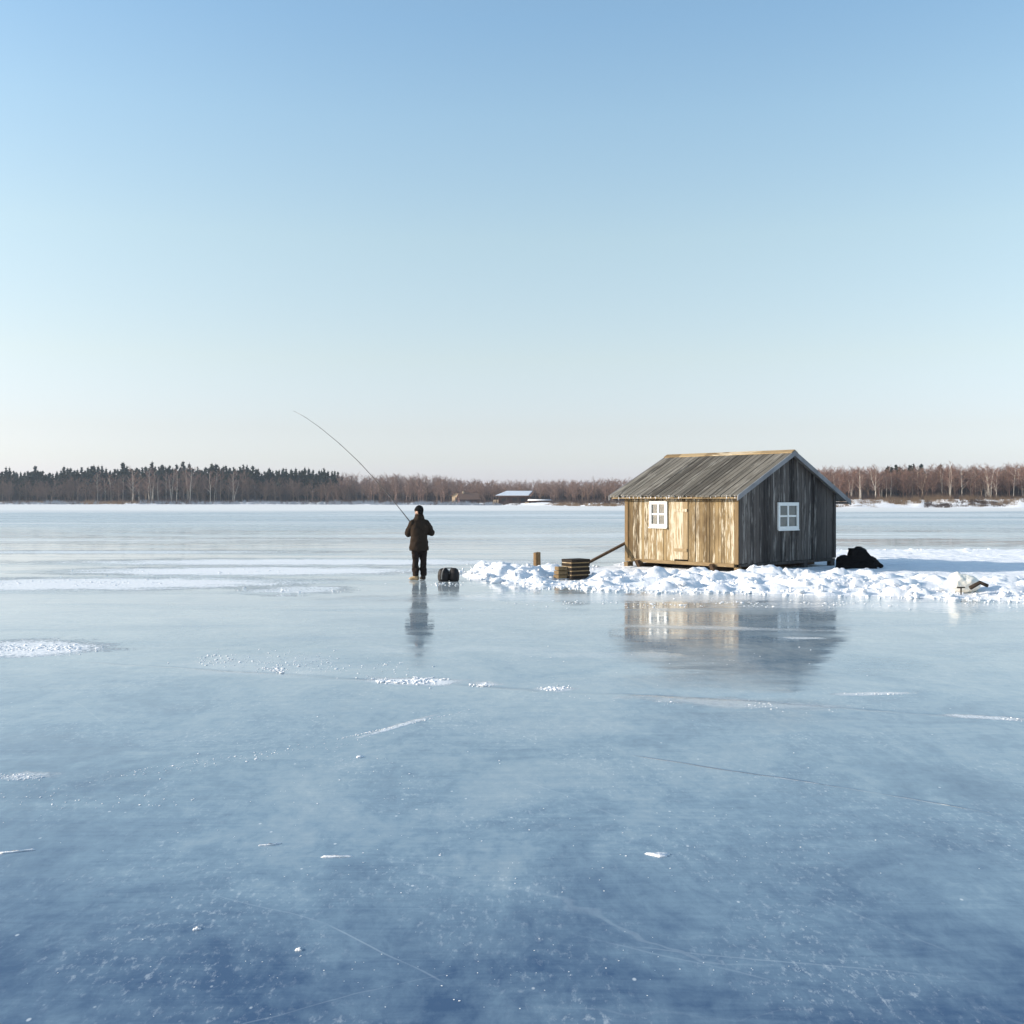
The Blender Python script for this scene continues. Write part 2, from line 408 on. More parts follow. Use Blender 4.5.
    b = k.bump(hgt, .55, 1.0)
    return k.m
def _n_col(self, v):
    s = self.n('ShaderNodeSeparateColor'); self.link(v.outputs['Color'], s.inputs[0]); return s.outputs[0]
NT.n_col = _n_col
# px, py, half width, half height (pixels), rotation, density, softness, raggedness
PATCHES = [
    (60, 584, 230, 6, R(5), 1, .3, .8), (250, 571, 170, 4, 0, 1, .35, .8), (310, 562, 230, 3, 0, .95, .4, .9), (120, 552, 200, 1.6, 0, .7, .4, 1.0),
    (20, 648, 78, 8, R(8), 1, .25, 1.0), (300, 590, 45, 4, 0, .75, .4, 2.0),
    (270, 665, 70, 8, R(-25), .22, .8, 2.4), (412, 681, 36, 2.6, R(-12), .95, .6, 2.2), (486, 684, 14, 2, R(-10), .9, .5, 2.0), (555, 689, 16, 2, R(-10), .9, .5, 2.2),
    (398, 726, 56, .9, R(60), .8, .5, .6), (20, 777, 24, 4, 0, .6, .5, 2.0), (875, 694, 36, 1.2, R(8), .6, .6, 2.2),
    (735, 703, 95, 3, R(-14), .35, .7, 2.6), (995, 718, 32, 1.4, R(-20), .7, .5, 2.2), (600, 655, 70, 2.5, 0, .2, .6, 2.2),
    (720, 628, 80, 1.3, R(-12), .35, .7, 1.8), (803, 638, 16, .9, R(-5), .6, .6, 1.6), (920, 606, 120, 4, 0, .5, .6, 1.6), (660, 598, 230, 3, 0, .5, .6, 1.6),
    (900, 549, 240, 3.5, 0, .6, .5, 1.4), (560, 535, 200, 2, 0, .45, .6, 1.5), (120, 540, 260, 2.5, 0, .5, .6, 1.5), (470, 650, 120, 3, 0, .12, .6, 2), (720, 515, 500, 1.2, 0, .5, .6, 1.2),
]
b = MB(); b.face([(-1500, -300, 0), (1500, -300, 0), (1500, 620, 0), (-1500, 620, 0)])
tag(b.build('lake_ice', ice_material()), kind='structure')

# ------------------------------------------------------------------ snow
def snow_material(name, col=(.86, .87, .89), sss=0.0):
    k = NT(name); P = k.obj
    n1 = k.noise(P, 9, 6, .65); n2 = k.noise(P, 45, 4, .7); n3 = k.noise(P, 1.3, 3)
    c = k.mix(k.rng(n3, .35, .7), (col[0] * .95, col[1] * .955, col[2] * .965), col)
    k.base(c); k.rough(.75); k.spec(.25)
    k.bump(k.math('ADD', k.math('MULTIPLY', n1, 1.0), k.math('MULTIPLY', n2, .35)), .7, .04)
    return k.m
M['snow'] = snow_material('drift_snow')

HUT_A = R(42); HC = (5.98, 29.1); HW, HL = 4.60, 3.92
ca, sa = math.cos(HUT_A), math.sin(HUT_A)
def hut_local(x, y):
    dx, dy = x - HC[0], y - HC[1]; return dx * ca + dy * sa, -dx * sa + dy * ca
def hut_world(lx, ly, z=0): return (HC[0] + lx * ca - ly * sa, HC[1] + lx * sa + ly * ca, z)

front = [ground_at(*p) for p in [(458, 575), (470, 579), (500, 584), (540, 588), (600, 591), (680, 593), (740, 594), (800, 595), (860, 597), (930, 600), (1024, 603), (1250, 609)]]
xs_f = np.array([p[0] for p in front]); ys_f = np.array([p[1] for p in front])
back = [(-1.7, 27.2), (-1.0, 30), (1.0, 32.0), (3.0, 33.5), (5.0, 37.5), (8.0, 40.5), (12, 43), (25, 43.5)]
xs_b = np.array([p[0] for p in back]); ys_b = np.array([p[1] for p in back])
STEP = .06
CARVE = [(571, 577, 26.2, .55, 1.5, .15), (964, 585, 22.3, .5, 1.0, .2)]
gx = np.arange(-2.2, 20.0, STEP); gy = np.arange(17.5, 45.0, STEP)
GX, GY = np.meshgrid(gx, gy); x, y = GX.ravel(), GY.ravel()
wob = fbm2(x * .9, y * .9, 4) * .8
df = (y - np.interp(x, xs_f, ys_f)) + wob * .7      # metres behind the front edge
db = np.interp(x, xs_b, ys_b) - y + wob
dl = (x + 1.65) * 1.2 + wob * .4
edge = np.minimum(np.minimum(df, db), dl)
mask = np.clip(edge / .9, 0, 1); mask = mask * mask * (3 - 2 * mask)
ridge_c = 2.9 + .5 * fbm2(x * .4, np.zeros_like(x), 2)
left_boost = np.interp(x, [-1.5, 0, 3, 6, 9, 12, 20], [1.1, 1.15, .85, .75, .95, .75, .9])
ridge = np.exp(-((df - ridge_c) / 1.35) ** 2) * .15 * left_boost
h = .035 + ridge + .035 * fbm2(x * 1.3, y * 1.3, 4, z=3) 
# ploughed lumps
lum = np.zeros_like(h)
NL = 560
u = rng.uniform(-1.3, 19.5, NL)
dd = np.abs(rng.normal(0, 1, NL)) * 1.25
cy = np.interp(u, xs_f, ys_f) + np.clip(rng.normal(2.2, 1.15, NL), .25, 6)
far_sel = rng.random(NL) < .2
cy[far_sel] = np.interp(u[far_sel], xs_b, ys_b) - np.abs(rng.normal(1.2, .9, far_sel.sum()))
cr = (.07 + .30 * rng.random(NL) ** 1.6) * np.interp(u, [-1, 5, 9, 14], [1.0, 1.0, .95, .75])
cr[far_sel] *= .7
for (px, py, d, r_) in [(866, 569, 26.5, .55), (500, 566, 27.6, .42), (552, 563, 28.5, .40), (768, 573, 26.4, .66), (800, 574, 26.0, .5), (700, 574, 26.0, .48), (655, 575, 26.0, .46), (690, 578, 25.2, .36), (835, 574, 25.8, .5), (905, 576, 26.5, .4), (930, 580, 24.6, .35), (1000, 577, 25.3, .5), (515, 572, 26.5, .38)]:
    X, Yy, _ = world_at(px, py, d)
    u = np.append(u, X); cy = np.append(cy, Yy); cr = np.append(cr, r_)
ang_ = rng.uniform(0, 6.28, len(u)); fl = rng.uniform(.65, 1.0, len(u))
nxw = fbm2(x * 3.1, y * 3.1, 3, z=9); nyw = fbm2(x * 3.1 + 40, y * 3.1, 3, z=5)
nfine = fbm2(x * 7, y * 7, 4, .6, z=1.5)
for i in range(len(u)):
    r_ = cr[i]; ix0 = int((u[i] - 1.6 * r_ - gx[0]) / STEP); ix1 = int((u[i] + 1.6 * r_ - gx[0]) / STEP) + 1
    iy0 = int((cy[i] - 1.6 * r_ - gy[0]) / STEP); iy1 = int((cy[i] + 1.6 * r_ - gy[0]) / STEP) + 1
    ix0, iy0 = max(ix0, 0), max(iy0, 0); ix1, iy1 = min(ix1, len(gx)), min(iy1, len(gy))
    if ix0 >= ix1 or iy0 >= iy1: continue
    sl = (slice(iy0, iy1), slice(ix0, ix1)); sh = GX.shape
    ex = GX[sl] - u[i] + nxw.reshape(sh)[sl] * r_ * .7; ey = GY[sl] - cy[i] + nyw.reshape(sh)[sl] * r_ * .7
    c_, s_ = math.cos(ang_[i]), math.sin(ang_[i])
    q = ((ex * c_ + ey * s_) / r_) ** 2 + ((-ex * s_ + ey * c_) / (r_ * fl[i])) ** 2
    z = (np.clip(1 - q, 0, 1) ** .6) * r_ * (.45 + .35 * fl[i])
    L = lum.reshape(sh); L[sl] = np.maximum(L[sl], z)
h = h + lum * (.60 + .26 * nfine) * np.interp(x, [2.5, 5, 8, 10, 13], [1.05, .9, .9, .75, .62]) + .03 * nfine + .05 * np.clip(fbm2(x * 2.3, y * 2.3, 4, z=7), 0, 1)
lx, ly = hut_local(x, y)
inside = np.minimum(np.minimum(lx + .25, HW + .25 - lx), np.minimum(ly + .25, HL + .25 - ly))
w = np.clip(inside / .35, 0, 1); h = h * (1 - w) + np.minimum(h, .03) * w
# trampled ground right by the hut's front and gable
w2 = np.clip(1.5 - np.abs(inside + .2) / .55, 0, 1) * np.clip((-inside + .2) / .2, 0, 1)
h = h * (1 - .86 * w2)
for (px, py, d, rx_, ry_, lo_) in CARVE:
    X, Yy, _ = world_at(px, py, d)
    q = np.clip(1.6 - np.sqrt(((x - X) / rx_) ** 2 + ((y - Yy) / ry_) ** 2), 0, 1) 
    h = h * (1 - (1 - lo_) * q)
z = h * mask - .05 * (1 - mask)
def snow_h(X, Y):
    i = int(round((X - gx[0]) / STEP)); j = int(round((Y - gy[0]) / STEP))
    if 0 <= i < len(gx) and 0 <= j < len(gy): return max(0.0, float(z.reshape(GX.shape)[j, i]))
    return 0.0
nx_, ny_ = len(gx), len(gy)
idx = np.arange(nx_ * ny_).reshape(ny_, nx_)
fc = np.stack([idx[:-1, :-1].ravel(), idx[:-1, 1:].ravel(), idx[1:, 1:].ravel(), idx[1:, :-1].ravel()], 1)
fc = fc[(z[fc].max(1) > -.045)]
used = np.unique(fc); remap = np.full(nx_ * ny_, -1); remap[used] = np.arange(len(used))
me = raw_mesh('snow_bank', np.stack([x, y, z], 1)[used], remap[fc], M['snow'], True)
tag(link('snow_bank', me), kind='structure')

# clods: broken lumps thrown on the bank and out onto the ice
clods = []
for s_ in range(7):
    bm = bmesh.new(); bmesh.ops.create_icosphere(bm, subdivisions=3, radius=1)
    co = np.array([v.co[:] for v in bm.verts]); tr = np.array([[v.index for v in f.verts] for f in bm.faces])
    d = 1 + .42 * fbm3(co * 1.3 + 31 * s_, 3) + .16 * fbm3(co * 4 + 11 * s_, 3)
    co = co * d[:, None]; co[:, 2] *= .75; clods.append((co, tr)); bm.free()
pl = []
for i in range(1500):
    X = random.uniform(-1.4, 18.5)
    Y = float(np.interp(X, xs_f, ys_f)) + abs(random.gauss(1.2, 1.2)) - (.35 if random.random() < .3 else 0)
    if random.random() < .1: Y = float(np.interp(X, xs_b, ys_b)) - abs(random.gauss(1, .8))
    a, c_ = hut_local(X, Y)
    if -.15 < a < HW + .15 and -.15 < c_ < HL + .15: continue
    r_ = min(.12, .012 + random.expovariate(1 / .015))
    pl.append((random.randrange(7), (X, Y, snow_h(X, Y) + r_ * .25), random.uniform(0, 6.3), (r_ * random.uniform(.8, 1.4), r_ * random.uniform(.8, 1.3), r_ * random.uniform(.7, 1.1))))
v_, t_ = scatter(clods, pl)
tag(link('snow_clods', raw_mesh('snow_clods', v_, t_, M['snow'], True)), kind='stuff')
# crumbs of snow scattered on the open ice
pl = []
def crumbs(px, py, sx, sy, n, r0=.012, r1=.03, slope=0.0):
    for i in range(n):
        dx = random.gauss(0, .5) * sx
        qx, qy = px + dx, py + random.gauss(0, .5) * sy + dx * slope
        X, Y = ground_at(qx, max(qy, 520))
        if sx > 10 and py < 780 and fbm3(np.array([[X * 2.2, Y * 1.1, px * .37]]), 3)[0] < random.uniform(-.15, .2): continue
        r_ = min(r1, r0 + random.expovariate(1 / (r0 * .6)))
        pl.append((random.randrange(7), (X, Y, r_ * .2), random.uniform(0, 6.3), (r_ * random.uniform(.8, 1.6), r_ * random.uniform(.8, 1.4), r_ * random.uniform(.4, .7))))
for a in [(15, 648, 70, 4.5, 170, .016, .04), (70, 583, 150, 4, 150, .02, .05), (240, 572, 130, 3, 90, .02, .05), (410, 681, 34, 3, 110, .018, .05), (485, 685, 14, 2, 35, .014, .04), (555, 689, 14, 3, 40, .014, .04), (235, 662, 90, 6, 90, .01, .025, .08), (272, 670, 30, 4, 50, .012, .035, .1), (320, 662, 110, 12, 110, .009, .025, .1), (225, 760, 160, 5, 70, .005, .012, -.14),
          (398, 726, 56, .7, 110, .006, .013, -.22), (20, 777, 26, 3, 30, .008, .02), (875, 694, 30, .8, 14, .008, .02), (715, 703, 120, 5, 230, .006, .022, .045),
          (995, 718, 34, 2, 30, .009, .024, .1), (300, 590, 50, 3, 60, .02, .05), (440, 584, 30, 3, 30, .02, .06), (760, 604, 260, 4, 170, .016, .045),
          (365, 757, 12, 2, 6, .01, .02), (90, 800, 110, 12, 25, .005, .012), (500, 850, 420, 60, 70, .003, .008), (420, 770, 420, 40, 70, .004, .011), (500, 970, 420, 40, 60, .002, .006), (650, 660, 260, 16, 25, .006, .014)]:
    crumbs(*a[:4], int(a[4] * 2.0), a[5] * .5, a[6] * .56, *a[7:])
v_, t_ = scatter(clods, pl)
tag(link('snow_crumbs', raw_mesh('snow_crumbs', v_, t_, M['snow'], True)), kind='stuff')
# the few bigger scraps of white ice close to the camera
def shard(px, py, wpx, aspect, rot, label, thick=.006):
    X, Y = ground_at(px, py); L = wpx * Y / F / 2
    b = MB(); n = 22; lo, hi = [], []
    for i in range(n):
        w = 2 * math.pi * i / n; q = 1 + .22 * math.sin(3 * w + px) + .1 * math.sin(7 * w + py)
        e = (L * q * math.cos(w), L * aspect * q * math.sin(w))
        lo.append((e[0], e[1], -.001)); hi.append((e[0] * .86, e[1] * .86, thick * (1 + .3 * math.sin(5 * w))))
    b.hexa(lo, hi)
    o = b.build('ice_shard', M['snow'], None, True); o.location = (X, Y, 0); o.rotation_euler = (0, 0, rot)
    tag(o, label, 'ice scrap', 'scraps of white ice on the clear ice')
shard(335, 857, 30, .16, .03, 'long thin white scrap of ice lying left of centre in the foreground')
shard(659, 855, 23, .55, -.1, 'oval white scrap of ice lying alone right of centre in the foreground')
shard(14, 852, 36, .10, .35, 'thin slanting white scrap of ice at the left picture edge')
shard(270, 845, 22, .12, .3, 'faint short sliver of white ice left of the long thin scrap')
shard(197, 929, 8, .9, 0, 'small round bright white crumb of ice at the lower left, nearest of all')
shard(299, 950, 7, .9, 0, 'small dull white crumb of ice at the bottom, below the long thin scrap')
shard(360, 757, 8, .9, 0, 'small white lump of ice below the slanting snow streak')

# ------------------------------------------------------------------ far shore
PXD = [(-2000, 560), (-400, 500), (0, 490), (150, 482), (300, 480), (420, 430), (500, 395), (600, 340), (720, 305), (830, 285), (1024, 268), (1500, 262), (3200, 300)]
rp = np.array([(p[0] - 512) / F for p in PXD]); rd = np.array([p[1] for p in PXD], float)
def shore_d(ratio): return np.interp(ratio, rp, rd)
bank_h = lambda ratio: np.interp(ratio, [-.5, -.2, -.1, 0, .1, .28, .47, 1], [.9, .9, .8, .8, 1.1, 2.0, 2.5, 2.6])
def ground_z(ratio, off):
    t = np.clip(off / 14, 0, 1); b_ = bank_h(ratio)
    return -1.2 * np.clip(-off / 6, 0, 1) + b_ * (t * t * (3 - 2 * t)) + np.clip(off - 14, 0, 120) * .02 + np.clip(off - 134, 0, 2500) * .003
rat = np.linspace(-1.7, 1.7, 800)
offs = np.concatenate([np.linspace(-6, 18, 33), np.linspace(20, 140, 40), np.geomspace(150, 420, 12)])
RA, OF = np.meshgrid(rat, offs); ra, of = RA.ravel(), OF.ravel()
yy = shore_d(ra) + of + 2.5 * fbm2(ra * 70, np.zeros_like(ra), 3); xx = ra * yy
zz = ground_z(ra, of) + .35 * fbm2(xx * .11, yy * .11, 4) * np.clip((of + 3) / 6, 0, 1)
nr = len(rat); idx = np.arange(len(ra)).reshape(len(offs), nr)
fc = np.stack([idx[:-1, :-1].ravel(), idx[:-1, 1:].ravel(), idx[1:, 1:].ravel(), idx[1:, :-1].ravel()], 1)
k = NT('snowy_shore'); n1 = k.noise(k.mapping(k.obj, scale=(.10, .22, .3)), 1, 5, .65); n2 = k.noise(k.mapping(k.obj, scale=(.8, 1.6, 1)), 1, 4, .7)
g = k.math('ADD', k.math('MULTIPLY', n1, .7), k.math('MULTIPLY', n2, .3))
at = k.n('ShaderNodeAttribute', attribute_name='wood_floor').outputs['Fac']
k.base(k.mix(k.math('MAXIMUM', k.rng(g, .50, .66, 0, .8), k.rng(k.math('MULTIPLY_ADD', g, .5, at), .62, .9)), (.78, .80, .83), k.mix(n2, (.13, .09, .06), (.26, .18, .12)))); k.rough(.9); k.spec(.1)
me = raw_mesh('shore_ground', np.stack([xx, yy, zz], 1), fc, k.m, True)
at_ = me.attributes.new('wood_floor', 'FLOAT', 'POINT'); at_.data.foreach_set('value', np.clip((of - 12) / 14, 0, 1).astype(np.float32))  # ground turns darker brown inside the wood
tag(link('shore_ground', me), kind='structure')

def shore_pt(px, off):
    r_ = (px - 512) / F; d = float(shore_d(r_)) + off
    return (r_ * d, d, float(ground_z(np.array(r_), off)) - .15)

M['spruce'] = plain('spruce_needles', (.030, .042, .032), .9, .45, .8, .1)
M['bark'] = plain('dark_bark', (.10, .075, .058), .95, .3, 3, .1)
M['birch'] = plain('pale_birch_bark', (.56, .50, .43), .9, .22, 1.5, .1)
M['alderbark'] = plain('grey_brown_bark', (.20, .15, .115), .95, .3, 2, .1)
M['twig'] = plain('red_brown_twigs', (.235, .145, .115), .95, .3, .5, .05)
M['twighaze'] = plain('haze_paled_twigs', (.26, .180, .150), .95, .3, .5, .05)  # distance haze painted into paler twigs of the middle shore
M['twiggrey'] = plain('grey_brown_twigs', (.17, .115, .092), .95, .3, .5, .05)

def spruce(seed, hgt, slim):
    rd_ = random.Random(seed); t = MB(); c = MB()
    t.tube([(0, 0, 0), (rd_.uniform(-.1, .1), 0, hgt * .5), (0, 0, hgt * .97)], [.18, .11, .02], 6)
    zz_ = hgt * rd_.uniform(.16, .28)
    while zz_ < hgt:
        f = 1 - zz_ / hgt
        rad = (slim * 1.25 * hgt * (f ** 1.05) + .12) * rd_.uniform(.72, 1.15)
        nb = max(4, int(5 + 6 * f))
        for i in range(nb):
            if rd_.random() < .1: continue
            a = rd_.uniform(0, 6.28); l = rad * rd_.uniform(.6, 1.15)
            dr = -.35 * l * rd_.uniform(.5, 1.4); w = .17 * l + .08
            ca_, sa_ = math.cos(a), math.sin(a)
            def P(u_, s_, z_): return (ca_ * u_ - sa_ * s_, sa_ * u_ + ca_ * s_, zz_ + z_)
            c.face([P(0, 0, .1), P(l * .5, -w, dr * .4), P(l, 0, dr)]); c.face([P(0, 0, .1), P(l, 0, dr), P(l * .5, w, dr * .4)])
            for q in range(3):
                u0 = l * (.3 + .25 * q); s0 = rd_.uniform(-w, w)
                c.face([P(u0 - .25, s0, dr * u0 / l), P(u0 + .25, s0 * .6, dr * u0 / l), P(u0, s0 * 1.2, dr * u0 / l - rd_.uniform(.25, .7))])
        zz_ += hgt * .022 + .1
    c.tube([(0, 0, hgt * .93), (0, 0, hgt * 1.03)], [.1, .01], 4)
    return t, c
def bare(seed, hgt, spread=.2, stems=1, twigs=1.0, lean=.06, clear=.3, tr=.011, upright=.7):
    """leafless tree: stems and limbs in one mesh, twigs in the other"""
    rd_ = random.Random(seed); t = MB(); c = MB()
    def rv(s_): return Vector((rd_.gauss(0, s_), rd_.gauss(0, s_), rd_.gauss(0, s_)))
    def twig(p, d, l, w):
        q = p + d * l; s_ = d.cross(rv(1)).normalized() * w
        c.face([p - s_, p + s_, q])
    for s in range(stems):
        h_ = hgt * rd_.uniform(.82, 1) if s else hgt
        ln = Vector((rd_.uniform(-1, 1), rd_.uniform(-1, 1), 0)) * (lean if stems == 1 else lean * 3)
        base = Vector((rd_.uniform(-.3, .3), rd_.uniform(-.3, .3), 0)) if stems > 1 else Vector((0, 0, 0))
        pts = []; wv = rv(.015 * hgt); wv.z = 0
        for j in range(6):
            f = j / 5; pts.append(base + ln * h_ * f ** 1.3 + wv * math.sin(f * 5 + seed) + Vector((0, 0, h_ * f * .97)))
        r0 = tr * hgt
        t.tube(pts, [r0 * (1 - .93 * (j / 5)) + .012 for j in range(6)], 6)
        nl = int(17 * (1 if stems == 1 else .6))
        for i in range(nl):
            f = clear + (.97 - clear) * (i + rd_.random()) / nl
            seg = f * 5; j = min(4, int(seg)); p = pts[j].lerp(pts[j + 1], seg - j)
            a = rd_.uniform(0, 6.28); l = hgt * spread * (1.15 - .75 * f) * rd_.uniform(.7, 1.3) + .4
            d = Vector((math.cos(a), math.sin(a), rd_.uniform(.5, 1.0) * upright * 1.4)).normalized()
            m_ = p + d * l * .5 + Vector((0, 0, .03 * l)); e = p + d * l + Vector((0, 0, .16 * l))
            t.tube([p, m_, e], [r0 * .36 * (1.1 - f) + .014, r0 * .2 * (1.1 - f) + .01, .008], 4, False)
            for b_ in range(7):
                g_ = rd_.uniform(.2, 1); bp = p.lerp(m_, g_ * 2) if g_ < .5 else m_.lerp(e, g_ * 2 - 1)
                bd = (d + rv(.5) + Vector((0, 0, .35))).normalized(); bl = l * rd_.uniform(.3, .6)
                twig(bp, bd, bl, .028)
                for q in range(int(5 * twigs)):
                    twig(bp + bd * bl * rd_.uniform(.15, 1), (bd + rv(.55) + Vector((0, 0, .15))).normalized(), bl * rd_.uniform(.45, .9), .026)
    return t, c
def proto(kind, seed, bark, leaf, *a, **kw):
    t, c = (spruce if kind == 'spruce' else bare)(seed, *a, **kw)
    return t, c, t.mesh('trunk', bark, True), c.mesh('crown', leaf)
SPR = [proto('spruce', s, M['bark'], M['spruce'], 10, w) for s, w in ((1, .17), (2, .22), (3, .27), (4, .15), (5, .31))]
BIR = [proto('bare', s, M['birch'], M['twig'], 10, sp, st, 1.0, .05, .3, .0095) for s, sp, st in ((11, .17, 1), (12, .2, 1), (13, .16, 2), (14, .18, 3), (15, .22, 1))]
ALD = [proto('bare', s, M['alderbark'], M['twiggrey'], 10, sp, st, 1.1, .06, .2, .011) for s, sp, st in ((21, .25, 1), (22, .28, 2), (23, .23, 1), (24, .3, 3), (25, .26, 2))]
def tree(name, pr, px, off, hgt, label, cat, group, wid=1.0):
    loc = shore_pt(px, off)
    o = empty(name, loc, random.uniform(0, 6.28), label, cat, group); s_ = hgt / 10
    o.scale = (s_ * wid, s_ * wid, s_)
    link('trunk', pr[2], o); link('crown', pr[3], o)
    return o
MID = [(p[0], p[1], p[2], p[1].mesh('crown', M['twighaze'])) for p in ALD]
rt = random.Random(5)
# --- left wood: skyline of spruces (x from the photograph), birches in front
G1 = 'dark spruces rising over the wood on the left shore'
marked = {35: ('tall slim spruce standing alone above the far left end of the left wood', 17.6), 123: ('tallest pointed spruce of the left wood, above the pale birch trunks', 19.0),
          183: ('broad dark spruce clump top at the middle of the left wood', 19.4), 212: ('high dark spruce right of the broadest clump in the left wood', 18.5),
          324: ('last dark spruce at the right end of the left wood, below the rod', 15.8)}
for px, (lb, hh) in marked.items(): tree('spruce', SPR[rt.randrange(5)], px, 34, hh * .97, lb, 'spruce', G1, 1.5)
def left_top(px): return float(np.interp(px, [-120, 0, 60, 120, 190, 250, 300, 330, 350], [15.5, 15.6, 16.0, 17.2, 18.0, 17.0, 16.2, 14.5, 12.5]))
px = -118.0
while px < 345:
    hh = left_top(px) * rt.uniform(.84, 1.02) * (1 + .05 * math.sin(px * .21) + .04 * math.sin(px * .083 + 1))
    tree('spruce', SPR[rt.randrange(5)], px, rt.uniform(30, 44), hh, 'dark spruce in the skyline row behind the bare trees of the left shore', 'spruce', G1, rt.uniform(1.2, 1.75))
    px += rt.uniform(2.3, 4.4)
G2 = 'bare birches in front of the spruces on the left shore'
px = -110.0
while px < 350:
    hh = left_top(px) * (rt.uniform(.62, .86) if 85 < px < 250 else rt.uniform(.5, .74))
    pr = BIR[rt.randrange(5)] if (85 < px < 250 and rt.random() < .75) else ALD[rt.randrange(5)]
    nm, ct = ('birch_tree', 'birch') if pr in BIR else ('bare_tree', 'bare tree')
    tree(nm, pr, px, rt.uniform(15, 27), hh, 'leafless birch with a pale trunk in front of the left shore spruces' if pr in BIR else 'leafless brown tree at the front edge of the left shore wood', ct, G2 if pr in BIR else 'leafless brown trees along the left shore')
    px += rt.uniform(4.5, 8.5)
for px, hh, lb in ((133, 15.5, 'tall pale birch left of two near twins in the left wood'), (149, 15.0, 'tall pale birch in the middle of the left wood front'), (190, 15.6, 'brightest pale birch standing out right of the middle of the left wood'), (233, 14.2, 'pale birch with a forked crown near the right part of the left wood')):
    tree('birch_tree', BIR[(0, 1, 4, 2)[int(px) % 4]], px, 15, hh, lb, 'birch', G2)
# --- middle shore: bare trees, farther and lower
px = 340.0
def mid_top(px): return float(np.interp(px, [340, 370, 400, 430, 470, 560, 640, 820], [12.5, 11.4, 11.2, 11.0, 8.6, 7.6, 7.6, 8]))
while px < 640:
    hh = mid_top(px) * rt.uniform(.8, 1.05)
    tree('bare_tree', MID[rt.randrange(5)], px, rt.uniform(25, 38), hh, 'leafless brown tree on the far middle shore behind the boathouses', 'bare tree', 'leafless trees along the middle shore')
    px += rt.uniform(4, 7.5)
px = 640.0
while px < 830:
    tree('bare_tree', MID[rt.randrange(5)], px, rt.uniform(18, 30), 8 * rt.uniform(.7, .9), 'leafless brown tree on the shore behind the plank hut', 'bare tree', 'leafless trees on the shore behind the hut')
    px += rt.uniform(9, 15)
# --- right wood
G3 = 'bare birches along the right shore'
px = 826.0
while px < 1150:
    hh = 8.6 * rt.uniform(.74, 1.05)
    pr = BIR[rt.randrange(5)] if rt.random() < .55 else ALD[rt.randrange(5)]
    nm, ct = ('birch_tree', 'birch') if pr in BIR else ('bare_tree', 'bare tree')
    tree(nm, pr, px, rt.uniform(15, 26), hh, 'leafless birch with a pale trunk in the right shore wood' if pr in BIR else 'leafless reddish brown tree in the right shore wood', ct, G3 if pr in BIR else 'leafless brown trees along the right shore')
    px += rt.uniform(3.5, 6.5)
for i, (px, hh, lb) in enumerate(((860, 8.8, 'pale birch clump of leaning trunks just right of the hut roof'), (874, 9.4, 'tall pale birch with slanting trunks beside the leaning clump'), (951, 9.6, 'tallest straight pale birch of the right shore wood'), (962, 8.6, 'thin straight birch right of the tallest pale birch'), (990, 8.4, 'pale forked birch near the right picture edge'))):
    tree('birch_tree', BIR[(3, 2, 0, 1, 3)[i]], px, 13.5, hh, lb, 'birch', G3)
for i in range(16):
    px = rt.choice([rt.uniform(885, 914), rt.uniform(885, 914), rt.uniform(885, 945)]) if i < 13 else rt.uniform(1030, 1100)
    tree('spruce', SPR[rt.randrange(5)], px, rt.uniform(40, 60), 10.0 * rt.uniform(.88, 1.0), 'dark spruce showing above the leafless trees of the right shore', 'spruce', 'dark spruces behind the right shore wood', rt.uniform(1.2, 1.7))
# --- the depth of the woods, read as a mass
def arr(pr):
    v1, t1 = tri_arrays(pr[0]); v2, t2 = tri_arrays(pr[1]); return (v1, t1), (v2, t2)
def wood_mass(name, protos, n, pxr, offr, hf, leaf, seed, hr=(.7, 1.0)):
    r_ = random.Random(seed); A = [arr(p) for p in protos]; pls = []
    for i in range(n):
        px = r_.uniform(*pxr); of_ = r_.uniform(*offr); hh = hf(px) * r_.uniform(*hr); s_ = hh / 10
        pls.append((r_.randrange(len(A)), shore_pt(px, of_), r_.uniform(0, 6.28), (s_, s_, s_)))
    v, t = scatter([a[1] for a in A], pls); v2, t2 = scatter([a[0] for a in A], pls)
    me = raw_mesh(name, np.concatenate([v, v2]), np.concatenate([t, t2 + len(v)]), leaf)
    tag(link(name, me), kind='stuff')
wood_mass('spruce_wood', SPR, 480, (-160, 340), (36, 110), lambda p: left_top(p) * .93, M['spruce'], 3)
wood_mass('leafless_wood', ALD, 520, (-160, 350), (17, 60), lambda p: left_top(p) * .62, M['twiggrey'], 4)
wood_mass('leafless_wood', ALD, 900, (340, 840), (25, 90), mid_top, M['twighaze'], 5, (.6, 1.0))
wood_mass('leafless_wood', ALD, 900, (815, 1220), (17, 80), lambda p: 8.9, M['twig'], 6, (.6, 1.0))
